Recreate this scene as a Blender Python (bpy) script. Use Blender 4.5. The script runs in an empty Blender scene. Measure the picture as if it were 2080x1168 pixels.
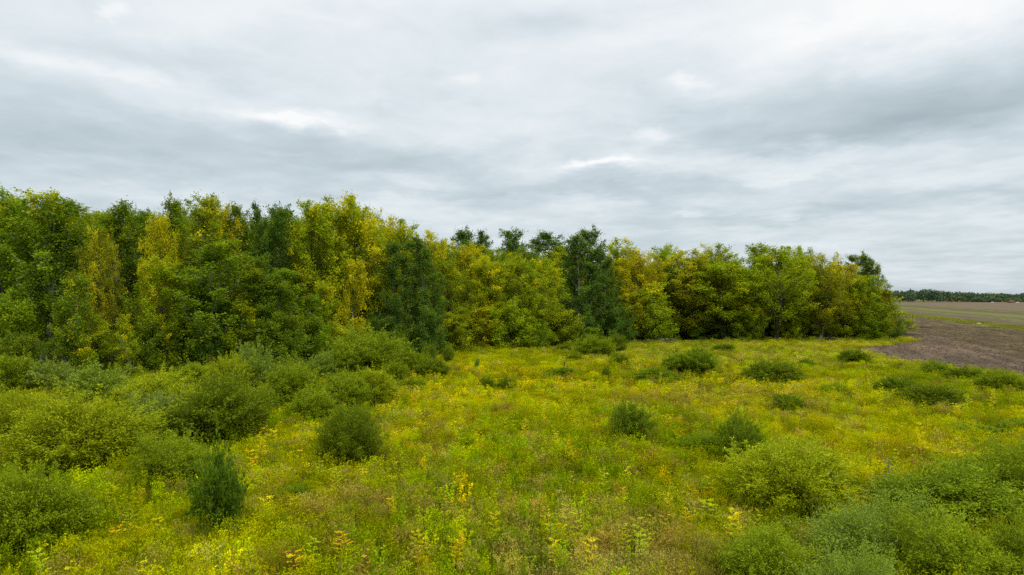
import bpy, math, random
import numpy as np

R = math.radians
scene = bpy.context.scene
COL = scene.collection
rng = np.random.default_rng(11)
random.seed(11)

# ------------------------------------------------------------------ camera
CAM_H = 7.0            # a drone hovering 7 m above the meadow
F = 1387.0             # focal length in photograph pixels
HOR = 602.0            # row of the horizon in the photograph
cam_data = bpy.data.cameras.new('camera')
cam_data.sensor_width = 36.0
cam_data.lens = 36.0 * F / 2080.0
cam_data.shift_y = 18.0 / 2080.0
cam_data.clip_start = 0.1
cam_data.clip_end = 8000.0
cam = bpy.data.objects.new('camera', cam_data)
cam.location = (0, 0, CAM_H)
cam.rotation_euler = (R(90), 0, 0)
COL.objects.link(cam)
scene.camera = cam

# ------------------------------------------------------------------ view / cycles
scene.render.engine = 'CYCLES'
vs = scene.view_settings
scene.display_settings.display_device = 'sRGB'
vs.view_transform = 'Standard'
vs.look = 'None'
vs.exposure = 0.2
vs.gamma = 1.0
vs.use_curve_mapping = False
scene.cycles.use_denoising = False          # keep the fine grain of leaves and grass
scene.cycles.use_adaptive_sampling = False
scene.cycles.max_bounces = 6
scene.cycles.diffuse_bounces = 2
scene.cycles.glossy_bounces = 2
scene.cycles.transmission_bounces = 4
scene.cycles.transparent_max_bounces = 4

# ------------------------------------------------------------------ node helper
class NT:
    def __init__(self, tree):
        self.t = tree
    def n(self, kind, **kw):
        nd = self.t.nodes.new(kind)
        for k, v in kw.items():
            setattr(nd, k, v)
        return nd
    def put(self, sock, v):
        if isinstance(v, bpy.types.NodeSocket):
            self.t.links.new(v, sock)
        elif v is not None:
            sock.default_value = v
    def math(self, op, a, b=None, c=None, clamp=False):
        nd = self.n('ShaderNodeMath', operation=op, use_clamp=clamp)
        for i, v in enumerate((a, b, c)):
            if v is not None:
                self.put(nd.inputs[i], v)
        return nd.outputs[0]
    def vec(self, op, a, b=None):
        nd = self.n('ShaderNodeVectorMath', operation=op)
        self.put(nd.inputs[0], a)
        if b is not None:
            self.put(nd.inputs[1], b)
        return nd.outputs['Value'] if op == 'DOT_PRODUCT' else nd.outputs[0]
    def mix(self, f, a, b, blend='MIX'):
        nd = self.n('ShaderNodeMix', data_type='RGBA', blend_type=blend)
        self.put(nd.inputs[0], f)
        self.put(nd.inputs[6], a)
        self.put(nd.inputs[7], b)
        return nd.outputs[2]
    def noise(self, vec, scale, detail=3.0, rough=0.5, dist=0.0, color=False):
        nd = self.n('ShaderNodeTexNoise')
        if vec is not None:
            self.put(nd.inputs['Vector'], vec)
        nd.inputs['Scale'].default_value = scale
        nd.inputs['Detail'].default_value = detail
        nd.inputs['Roughness'].default_value = rough
        nd.inputs['Distortion'].default_value = dist
        return nd.outputs['Color' if color else 0]
    def ramp(self, f, stops, interp='LINEAR'):
        nd = self.n('ShaderNodeValToRGB')
        cr = nd.color_ramp
        cr.interpolation = interp
        while len(cr.elements) < len(stops):
            cr.elements.new(0.5)
        for e, (p, c) in zip(cr.elements, stops):
            e.position = p
            e.color = tuple(c) + (1.0,) if len(c) == 3 else c
        self.put(nd.inputs[0], f)
        return nd.outputs[0]
    def smooth(self, f, lo, hi):
        nd = self.n('ShaderNodeMapRange', interpolation_type='SMOOTHSTEP')
        self.put(nd.inputs[0], f)
        nd.inputs[1].default_value = lo
        nd.inputs[2].default_value = hi
        return nd.outputs[0]

# ------------------------------------------------------------------ world: overcast sky
SUN_EL, SUN_AZ = 55.0, 124.0            # azimuth clockwise from +Y (to the right of the view)
world = bpy.data.worlds.new('World')
scene.world = world
world.use_nodes = True
wt = world.node_tree
wt.nodes.clear()
W = NT(wt)
w_out = W.n('ShaderNodeOutputWorld')
w_bg = W.n('ShaderNodeBackground')
w_bg.inputs['Strength'].default_value = 0.1
wt.links.new(w_bg.outputs[0], w_out.inputs[0])
sky = W.n('ShaderNodeTexSky', sky_type='NISHITA')
sky.sun_disc = False
sky.sun_elevation = R(SUN_EL)
sky.sun_rotation = R(SUN_AZ)
tc = W.n('ShaderNodeTexCoord')
dirv = tc.outputs['Generated']
sep = W.n('ShaderNodeSeparateXYZ')
wt.links.new(dirv, sep.inputs[0])
dx, dy, dz = sep.outputs
zpos = W.math('MAXIMUM', dz, 0.0)
zc = W.math('ADD', zpos, 0.10)
plane = W.n('ShaderNodeCombineXYZ')      # the cloud deck seen in perspective
wt.links.new(W.math('DIVIDE', dx, zc), plane.inputs[0])
wt.links.new(W.math('DIVIDE', dy, zc), plane.inputs[1])
P = plane.outputs[0]
Ps = W.vec('MULTIPLY', P, (1.10, 1.0, 1.0))
n_big = W.noise(Ps, 0.45, 3.0, 0.5, 0.4)
n_mid = W.noise(Ps, 1.35, 7.0, 0.52, 0.3)
n_fine = W.noise(Ps, 4.5, 5.0, 0.6, 0.6)
az = W.math('ARCTAN2', dx, dy)
el = W.math('ARCSINE', dz)
ae = W.n('ShaderNodeCombineXYZ')
wt.links.new(az, ae.inputs[0])
wt.links.new(el, ae.inputs[1])
warp = W.vec('MULTIPLY', W.vec('SUBTRACT', W.noise(Ps, 1.6, 6.0, 0.62, 0.0, True), (0.5, 0.5, 0.5)), (0.26, 0.10, 0.0))
aw = W.vec('ADD', ae.outputs[0], warp)
# the clouds of the photograph, by direction: photo column, row, half sizes, amount
CLOUDS = [
    (1780, 240, 340, 58, -0.40), (1620, 298, 270, 20, -0.30), (1960, 290, 200, 34, -0.22), (1850, 130, 330, 36, 0.16), (1800, 352, 300, 20, 0.14),
    (200, 310, 400, 55, -0.34), (160, 360, 360, 30, -0.18), (350, 165, 150, 36, -0.16),
    (820, 335, 240, 24, -0.28), (880, 395, 260, 14, -0.22), (1220, 388, 150, 22, -0.26),
    (1420, 385, 140, 16, -0.12), (1590, 452, 140, 12, -0.26), (2010, 432, 130, 13, -0.22),
    (1110, 45, 150, 38, -0.26), (600, 300, 150, 24, -0.12), (1900, 530, 400, 16, -0.06),
    (1225, 346, 100, 11, 0.55), (585, 252, 95, 12, 0.5), (1375, 182, 60, 14, 0.34),
    (1300, 275, 44, 24, 0.36), (90, 200, 95, 20, 0.26), (270, 212, 60, 16, 0.22),
    (1600, 55, 330, 55, 0.22), (2010, 90, 170, 60, 0.22), (1385, 442, 60, 9, 0.28),
    (215, 84, 22, 11, 0.26), (960, 175, 46, 14, 0.16), (560, 320, 40, 9, 0.14),
    (1600, 370, 90, 9, 0.16), (330, 60, 330, 70, 0.06), (1870, 400, 150, 12, 0.12),
]
acc = None
for (cx, cy, sx, sy, amp) in CLOUDS:
    q = W.vec('SUBTRACT', aw, (math.atan((cx - 1040) / F), math.atan((HOR - cy) / F), 0))
    q = W.vec('MULTIPLY', q, (F / sx, F / sy, 0))
    g = W.math('POWER', 0.3679, W.vec('DOT_PRODUCT', q, q))
    acc = W.math('MULTIPLY_ADD', g, amp, acc if acc is not None else 0.0)
val = W.math('ADD', acc, 0.56)
val = W.math('MULTIPLY_ADD', W.math('SUBTRACT', n_big, 0.5), 0.62, val)
val = W.math('MULTIPLY_ADD', W.math('SUBTRACT', n_mid, 0.5), 0.86, val)
val = W.math('MULTIPLY_ADD', W.math('SUBTRACT', n_fine, 0.5), 0.34, val)
val = W.math('MULTIPLY_ADD', W.math('SUBTRACT', W.math('MINIMUM', zpos, 0.38), 0.2), 0.75, val)
val = W.math('MULTIPLY_ADD', val, 0.78, 0.17)
cloud = W.ramp(val, [(0.0, (0.35, 0.415, 0.455)), (0.17, (0.415, 0.485, 0.525)), (0.435, (0.525, 0.60, 0.64)), (0.655, (0.67, 0.73, 0.762)),
                     (0.87, (0.81, 0.83, 0.84)), (0.95, (0.868, 0.872, 0.868))])
# an overcast sky grows brighter towards the zenith
gain = W.math('MAXIMUM', 1.0, W.math('MULTIPLY_ADD', zpos, 2.3, 0.12))
gain = W.math('MULTIPLY', gain, 10.0)
cl = W.n('ShaderNodeVectorMath', operation='SCALE')
wt.links.new(cloud, cl.inputs[0])
wt.links.new(gain, cl.inputs[3])
wt.links.new(W.mix(0.05, cl.outputs[0], sky.outputs[0]), w_bg.inputs['Color'])

sun_data = bpy.data.lights.new('sun', 'SUN')
sun_data.energy = 1.5
sun_data.angle = R(28)
sun_data.color = (1.0, 0.96, 0.90)
sun = bpy.data.objects.new('sun', sun_data)
sun.rotation_euler = (R(90 - SUN_EL), 0, R(180 - SUN_AZ) - R(0))
COL.objects.link(sun)
from mathutils import Vector
_sd = Vector((math.sin(R(SUN_AZ)) * math.cos(R(SUN_EL)), math.cos(R(SUN_AZ)) * math.cos(R(SUN_EL)), math.sin(R(SUN_EL))))
sun.rotation_euler = (-_sd).to_track_quat('-Z', 'Y').to_euler()

# ------------------------------------------------------------------ geometry helpers
def hgt(x, y):
    x = np.asarray(x, float); y = np.asarray(y, float)
    k = np.clip((140 - np.hypot(x, y)) / 60, 0, 1)
    return k * (0.10 * np.sin(0.11 * x + 1) * np.sin(0.09 * y + .4) + 0.06 * np.sin(0.23 * x + 0.17 * y) + 0.03 * np.sin(0.6 * x - 0.41 * y))

def depth_of(py):
    return CAM_H * F / (py - HOR)

def xof(px, d):
    return (px - 1040.0) / F * d

class Geo:
    """Collects vertices, faces and two per-vertex values (tone, patch)."""
    def __init__(self):
        self.v, self.q, self.tone, self.patch, self.n = [], [], [], [], 0
    def add(self, v, q, tone=None, patch=None):
        v = np.asarray(v, np.float32).reshape(-1, 3)
        self.v.append(v)
        self.q.append(np.asarray(q, np.int32).reshape(-1, 4) + self.n)
        m = len(v)
        self.tone.append(np.full(m, 0.5, np.float32) if tone is None else np.asarray(tone, np.float32))
        self.patch.append(np.full(m, 0.5, np.float32) if patch is None else np.asarray(patch, np.float32))
        self.n += m
    def leaves(self, C, D, N, L, Wd, tone, patch, fold=0.18):
        D = D / (np.linalg.norm(D, axis=1, keepdims=True) + 1e-9)
        S = np.cross(D, N)
        S /= (np.linalg.norm(S, axis=1, keepdims=True) + 1e-9)
        N = np.cross(S, D)
        L = np.broadcast_to(np.asarray(L, float).reshape(-1, 1), (len(C), 1))
        Wd = np.broadcast_to(np.asarray(Wd, float).reshape(-1, 1), (len(C), 1))
        a = C
        m = C + D * L * 0.45 + N * Wd * fold
        b = m + S * Wd * 0.5
        d = m - S * Wd * 0.5
        c = C + D * L - N * L * 0.06
        v = np.stack([a, b, c, d], 1).reshape(-1, 3)
        q = np.arange(len(C) * 4).reshape(-1, 4)
        self.add(v, q, np.repeat(tone, 4), np.repeat(patch, 4))
    def tube(self, pts, rad, sides=5, tone=0.5):
        pts = np.asarray(pts, float)
        n = len(pts)
        t = np.gradient(pts, axis=0)
        t /= np.linalg.norm(t, axis=1, keepdims=True) + 1e-9
        ref = np.where(np.abs(t[:, 2:3]) > 0.9, np.array([[1.0, 0, 0]]), np.array([[0, 0, 1.0]]))
        u = np.cross(t, ref); u /= np.linalg.norm(u, axis=1, keepdims=True) + 1e-9
        w = np.cross(t, u)
        a = np.arange(sides) / sides * 2 * np.pi
        ring = (u[:, None] * np.cos(a)[None, :, None] + w[:, None] * np.sin(a)[None, :, None]) * np.asarray(rad).reshape(-1, 1, 1)
        v = (pts[:, None] + ring).reshape(-1, 3)
        i = np.arange(n - 1)[:, None] * sides
        j = np.arange(sides)[None]
        k = (j + 1) % sides
        q = np.stack([i + j, i + k, i + sides + k, i + sides + j], -1).reshape(-1, 4)
        self.add(v, q, np.full(len(v), tone))
    def mesh(self, name, mat, smooth=False):
        v = np.concatenate(self.v); q = np.concatenate(self.q)
        me = bpy.data.meshes.new(name)
        me.vertices.add(len(v)); me.vertices.foreach_set('co', v.ravel())
        me.loops.add(q.size); me.loops.foreach_set('vertex_index', q.ravel())
        me.polygons.add(len(q))
        me.polygons.foreach_set('loop_start', np.arange(0, q.size, 4, dtype=np.int32))
        me.polygons.foreach_set('use_smooth', np.full(len(q), smooth))
        for nm, arr in (('tone', self.tone), ('patch', self.patch)):
            at = me.attributes.new(nm, 'FLOAT', 'POINT')
            at.data.foreach_set('value', np.concatenate(arr).astype(np.float32))
        me.update(calc_edges=True)
        me.materials.append(mat)
        return me

def unit(v):
    return v / (np.linalg.norm(v, axis=-1, keepdims=True) + 1e-9)

# ------------------------------------------------------------------ materials
def leaf_shader(T, col, back=None, gloss=0.02, trans=0.34):
    """leaf: diffuse + light through the blade + a weak sheen"""
    d = T.n('ShaderNodeBsdfDiffuse')
    tr = T.n('ShaderNodeBsdfTranslucent')
    gl = T.n('ShaderNodeBsdfGlossy')
    gl.inputs['Roughness'].default_value = 0.5
    gl.inputs['Color'].default_value = (0.8, 0.85, 0.8, 1)
    T.put(d.inputs['Color'], col)
    T.put(tr.inputs['Color'], T.mix(0.35, col, T.mix(1.0, col, (1.35, 1.4, 0.3, 1), 'MULTIPLY')))
    m1 = T.n('ShaderNodeMixShader'); m1.inputs[0].default_value = trans
    T.t.links.new(d.outputs[0], m1.inputs[1]); T.t.links.new(tr.outputs[0], m1.inputs[2])
    m2 = T.n('ShaderNodeMixShader'); m2.inputs[0].default_value = gloss
    T.t.links.new(m1.outputs[0], m2.inputs[1]); T.t.links.new(gl.outputs[0], m2.inputs[2])
    return m2.outputs[0]

def new_mat(name):
    m = bpy.data.materials.new(name)
    m.use_nodes = True
    m.node_tree.nodes.clear()
    T = NT(m.node_tree)
    out = T.n('ShaderNodeOutputMaterial')
    return m, T, out

def attr(T, name, kind='GEOMETRY'):
    nd = T.n('ShaderNodeAttribute')
    nd.attribute_type = kind
    nd.attribute_name = name
    return nd

def foliage_mat(name, yellow, back_mix=0.2, gloss=0.006, trans=0.34):
    """Leaf colour from the plant (object colour); its alpha says how much of the plant has turned."""
    m, T, out = new_mat(name)
    oi = T.n('ShaderNodeObjectInfo')
    tone = attr(T, 'tone').outputs['Fac']
    patch = attr(T, 'patch').outputs['Fac']
    turned = T.smooth(T.math('SUBTRACT', oi.outputs['Alpha'], patch), -0.06, 0.16)
    base = T.mix(turned, oi.outputs['Color'], yellow)
    hue = T.mix(tone, (0.94, 0.99, 1.08, 1), (1.05, 1.02, 0.9, 1))
    col = T.mix(1.0, base, hue, 'MULTIPLY')
    val = T.math('MULTIPLY_ADD', tone, 0.75, 0.62)
    nd = T.n('ShaderNodeVectorMath', operation='SCALE')
    T.put(nd.inputs[0], col); T.put(nd.inputs[3], val)
    col = nd.outputs[0]
    geo = T.n('ShaderNodeNewGeometry')
    pale = T.mix(1.0, T.mix(0.25, col, (0.25, 0.30, 0.16, 1)), (1.15, 1.15, 1.15, 1), 'MULTIPLY')
    col = T.mix(T.math('MULTIPLY', geo.outputs['Backfacing'], back_mix), col, pale)
    T.t.links.new(leaf_shader(T, col, None, gloss, trans), out.inputs[0])
    return m

M_LEAF = foliage_mat('tree_leaf', (0.58, 0.52, 0.004, 1), 0.2, 0.006, 0.40)
M_WILLOW = foliage_mat('willow_leaf', (0.34, 0.33, 0.006, 1), 0.2, 0.006, 0.26)
M_SILVER = foliage_mat('pale_backed_leaf', (0.30, 0.30, 0.02, 1), 0.5, 0.02, 0.28)
M_ASH = foliage_mat('ash_sapling_leaf', (0.70, 0.43, 0.005, 1), 0.1)

def bark_mat():
    m, T, out = new_mat('bark')
    oi = T.n('ShaderNodeObjectInfo')
    tcn = T.n('ShaderNodeTexCoord')
    v = T.vec('MULTIPLY', tcn.outputs['Object'], (6.0, 6.0, 1.3))
    n1 = T.noise(v, 1.5, 5, 0.65)
    col = T.mix(T.smooth(n1, 0.38, 0.62), T.mix(1.0, oi.outputs['Color'], (0.35, 0.33, 0.3, 1), 'MULTIPLY'), oi.outputs['Color'])
    b = T.n('ShaderNodeBsdfPrincipled')
    b.inputs['Roughness'].default_value = 0.9
    T.put(b.inputs['Base Color'], col)
    bp = T.n('ShaderNodeBump'); bp.inputs['Strength'].default_value = 0.5
    T.put(bp.inputs['Height'], n1); T.t.links.new(bp.outputs[0], b.inputs['Normal'])
    T.t.links.new(b.outputs[0], out.inputs[0])
    return m
M_BARK = bark_mat()

def grass_mat(name, trans=0.3):
    m, T, out = new_mat(name)
    tint = attr(T, 'tint', 'INSTANCER').outputs['Color']
    tone = attr(T, 'tone').outputs['Fac']
    hue = T.mix(tone, (0.88, 1.0, 1.0, 1), (1.12, 1.03, 0.9, 1))
    col = T.mix(1.0, tint, hue, 'MULTIPLY')
    nd = T.n('ShaderNodeVectorMath', operation='SCALE')
    T.put(nd.inputs[0], col); T.put(nd.inputs[3], T.math('MULTIPLY_ADD', tone, 0.8, 0.6))
    T.t.links.new(leaf_shader(T, nd.outputs[0], None, 0.0, trans), out.inputs[0])
    return m
M_GRASS = grass_mat('meadow_plant')

def ground_mat():
    m, T, out = new_mat('meadow_soil')
    g = T.n('ShaderNodeNewGeometry').outputs['Position']
    n1 = T.noise(g, 0.16, 5, 0.6)
    n2 = T.noise(g, 2.2, 6, 0.7)
    c = T.mix(T.smooth(n1, 0.35, 0.65), (0.10, 0.105, 0.010, 1), (0.15, 0.145, 0.012, 1))
    c = T.mix(T.smooth(n2, 0.45, 0.7), c, (0.055, 0.045, 0.016, 1))
    b = T.n('ShaderNodeBsdfPrincipled'); b.inputs['Roughness'].default_value = 1.0
    b.inputs['Specular IOR Level'].default_value = 0.1
    T.put(b.inputs['Base Color'], c)
    bp = T.n('ShaderNodeBump'); bp.inputs['Strength'].default_value = 0.8; bp.inputs['Distance'].default_value = 0.1
    T.put(bp.inputs['Height'], n2); T.t.links.new(bp.outputs[0], b.inputs['Normal'])
    T.t.links.new(b.outputs[0], out.inputs[0])
    return m

def field_mat():
    """Ploughed field: bands run along one direction (s = distance across the bands)."""
    m, T, out = new_mat('ploughed_soil')
    g = T.n('ShaderNodeNewGeometry').outputs['Position']
    s = T.vec('DOT_PRODUCT', T.vec('SUBTRACT', g, (112, 149, 0)), (0.943, -0.333, 0))
    wob = T.noise(g, 0.03, 3, 0.5)
    wob2 = T.noise(g, 0.35, 5, 0.65)
    s2 = T.math('MULTIPLY_ADD', T.math('SUBTRACT', wob, 0.5), 16.0, s)
    s2 = T.math('MULTIPLY_ADD', T.math('SUBTRACT', wob2, 0.5), 9.0, s2)
    tt = T.vec('DOT_PRODUCT', g, (0.333, 0.943, 0))
    fc = T.n('ShaderNodeCombineXYZ'); T.put(fc.inputs[0], s); T.put(fc.inputs[1], T.math('MULTIPLY', tt, 0.16))
    n_f = T.math('MULTIPLY_ADD', T.noise(g, 3.4, 6, 0.75), 0.5, T.math('MULTIPLY', T.noise(fc.outputs[0], 1.5, 5, 0.65), 0.5))
    n_m = T.noise(g, 0.5, 5, 0.65)
    n_l = T.noise(g, 0.05, 4, 0.55)
    soil = T.ramp(n_f, [(0.32, (0.058, 0.040, 0.026)), (0.5, (0.104, 0.074, 0.049)), (0.68, (0.165, 0.120, 0.080))])
    mott = T.noise(fc.outputs[0], 0.42, 4, 0.7)
    soil = T.mix(T.smooth(mott, 0.38, 0.66), T.mix(1.0, soil, (0.66, 0.64, 0.62, 1), 'MULTIPLY'), T.mix(1.0, soil, (1.22, 1.18, 1.12, 1), 'MULTIPLY'))
    soil = T.mix(T.smooth(n_l, 0.4, 0.65), soil, T.mix(1.0, soil, (1.4, 1.33, 1.25, 1), 'MULTIPLY'))
    rough = T.ramp(n_f, [(0.34, (0.042, 0.028, 0.016)), (0.5, (0.088, 0.062, 0.033)), (0.66, (0.165, 0.125, 0.06))])
    rough = T.mix(T.math('MULTIPLY', T.smooth(n_m, 0.5, 0.7), 0.6), rough, (0.15, 0.13, 0.035, 1))
    rough = T.mix(T.smooth(mott, 0.36, 0.66), T.mix(1.0, rough, (0.6, 0.58, 0.56, 1), 'MULTIPLY'), T.mix(1.0, rough, (1.25, 1.2, 1.1, 1), 'MULTIPLY'))
    green = T.mix(T.smooth(n_m, 0.35, 0.7), (0.10, 0.125, 0.012, 1), (0.155, 0.16, 0.03, 1))
    tan = T.mix(T.smooth(n_m, 0.4, 0.7), (0.11, 0.08, 0.045, 1), (0.07, 0.052, 0.028, 1))
    tan = T.mix(T.smooth(s2, 55, 80), tan, (0.13, 0.092, 0.06, 1))
    c = T.mix(T.smooth(s2, -31, -25), soil, rough)
    c = T.mix(T.smooth(s2, -6, -4), c, T.mix(T.math('MULTIPLY_ADD', T.smooth(mott, 0.35, 0.6), 0.5, 0.05), T.mix(1.0, green, (1.2, 1.15, 1.2, 1), 'MULTIPLY'), rough))
    c = T.mix(T.smooth(s2, 1, 4), c, tan)
    st = T.n('ShaderNodeCombineXYZ'); T.put(st.inputs[0], T.math('MULTIPLY', s2, 0.034))
    bands = T.noise(st.outputs[0], 1.6, 5, 0.75)
    gb = T.math('MULTIPLY', T.smooth(bands, 0.48, 0.55), T.smooth(s2, 4, 8))
    gb = T.math('MULTIPLY', gb, T.math('MULTIPLY_ADD', T.smooth(s2, 62, 90), -0.75, 1.0))
    c = T.mix(gb, c, T.mix(0.2, T.mix(1.0, green, (1.0, 1.0, 1.1, 1), 'MULTIPLY'), tan))
    b = T.n('ShaderNodeBsdfPrincipled'); b.inputs['Roughness'].default_value = 1.0
    b.inputs['Specular IOR Level'].default_value = 0.1
    T.put(b.inputs['Base Color'], c)
    bp = T.n('ShaderNodeBump'); bp.inputs['Strength'].default_value = 1.0; bp.inputs['Distance'].default_value = 0.05
    T.put(bp.inputs['Height'], n_f); T.t.links.new(bp.outputs[0], b.inputs['Normal'])
    T.t.links.new(b.outputs[0], out.inputs[0])
    return m

# ------------------------------------------------------------------ object helpers
def tag(o, label=None, cat=None, group=None, kind=None):
    if label: o['label'] = label
    if cat: o['category'] = cat
    if group: o['group'] = group
    if kind: o['kind'] = kind
    return o

def link(name, me, parent=None, color=None):
    o = bpy.data.objects.new(name, me)
    if parent is not None: o.parent = parent
    if color is not None: o.color = color
    COL.objects.link(o)
    return o

def root(name, loc, rotz, scale, label, cat, group=None):
    o = bpy.data.objects.new(name, None)
    o.empty_display_size = 0.3
    o.location = loc; o.rotation_euler = (0, 0, rotz); o.scale = scale
    COL.objects.link(o)
    return tag(o, label, cat, group)

# ------------------------------------------------------------------ the ground
def grid_sheet(name, xs, ys, zf, mat, keep=None):
    X, Y = np.meshgrid(xs, ys)
    Z = zf(X, Y)
    v = np.stack([X, Y, Z], -1).reshape(-1, 3)
    nx, ny = len(xs), len(ys)
    i = np.arange(ny - 1)[:, None] * nx + np.arange(nx - 1)[None]
    q = np.stack([i, i + 1, i + nx + 1, i + nx], -1).reshape(-1, 4)
    if keep is not None:
        c = v[q].mean(1)
        q = q[keep(c[:, 0], c[:, 1])]
    g = Geo(); g.add(v, q)
    return link(name, g.mesh(name, mat, True))

M_GROUND = ground_mat()
gx = np.concatenate([np.linspace(-2200, -160, 12), np.linspace(-150, 150, 151), np.linspace(160, 2200, 12)])
gy = np.concatenate([np.linspace(-400, -20, 6), np.linspace(-10, 150, 81), np.linspace(160, 2600, 20)])
ground = grid_sheet('ground', gx, gy, hgt, M_GROUND)
tag(ground, kind='structure')

# left border of the ploughed field as x at depth y
FB_Y = np.array([-30, 40, 55, 62, 70, 78, 88, 97, 106, 118, 135, 200, 1500.])
FB_X = np.array([43, 42.2, 41.4, 41.2, 41.3, 41.8, 44.0, 54, 63, 67, 70, 80, 300.])
def field_edge(y):
    return np.interp(y, FB_Y, FB_X)
_gn = rng.normal(size=(64, 64))
def vnoise(x, y, s):
    """cheap value noise"""
    u = np.asarray(x) * s; w = np.asarray(y) * s
    i = np.floor(u).astype(int); j = np.floor(w).astype(int)
    fu = u - i; fw = w - j
    fu = fu * fu * (3 - 2 * fu); fw = fw * fw * (3 - 2 * fw)
    a = _gn[i % 64, j % 64]; b = _gn[(i + 1) % 64, j % 64]; c = _gn[i % 64, (j + 1) % 64]; d = _gn[(i + 1) % 64, (j + 1) % 64]
    return (a * (1 - fu) + b * fu) * (1 - fw) + (c * (1 - fu) + d * fu) * fw
def field_keep(x, y):
    return x > field_edge(y) + vnoise(x, y, 0.3) * 0.9 + vnoise(x, y, 1.3) * 0.5
def field_z(x, y):
    s = (x - 112) * 0.943 - (y - 149) * 0.333
    furrow = 0.016 * np.sin(s * 2 * np.pi / 0.9 + vnoise(x, y, 0.1) * 2)
    amp = np.where(s > -28, 1.0, 0.55)
    return hgt(x, y) + 0.19 + amp * (furrow + 0.018 * vnoise(x, y, 1.1) + 0.012 * vnoise(x, y, 3.1))
M_FIELD = field_mat()
fine = grid_sheet('ploughed_field', np.arange(36, 130, 0.3), np.arange(40, 150, 0.34), field_z, M_FIELD, field_keep)
tag(fine, kind='structure')
far = grid_sheet('ploughed_field', np.concatenate([np.arange(60, 400, 2.5), np.arange(400, 1500, 30)]),
                 np.concatenate([np.arange(149.5, 400, 3.0), np.arange(400, 900, 30)]),
                 lambda x, y: 0.19 + 0.06 * vnoise(x, y, 0.3), M_FIELD, field_keep)
tag(far, kind='structure')
near_side = grid_sheet('ploughed_field', np.arange(129.5, 400, 3.0), np.arange(-30, 151, 3.0), lambda x, y: hgt(x, y) + 0.17, M_FIELD)
tag(near_side, kind='structure')
near_front = grid_sheet('ploughed_field', np.arange(40, 131, 1.0), np.arange(-30, 41, 1.0), lambda x, y: hgt(x, y) + 0.18, M_FIELD, field_keep)
tag(near_front, kind='structure')

# ------------------------------------------------------------------ tree builder
def curve(a, b, bow, n=6):
    t = np.linspace(0, 1, n)[:, None]
    return a + (b - a) * t + bow * (4 * t * (1 - t))

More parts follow.
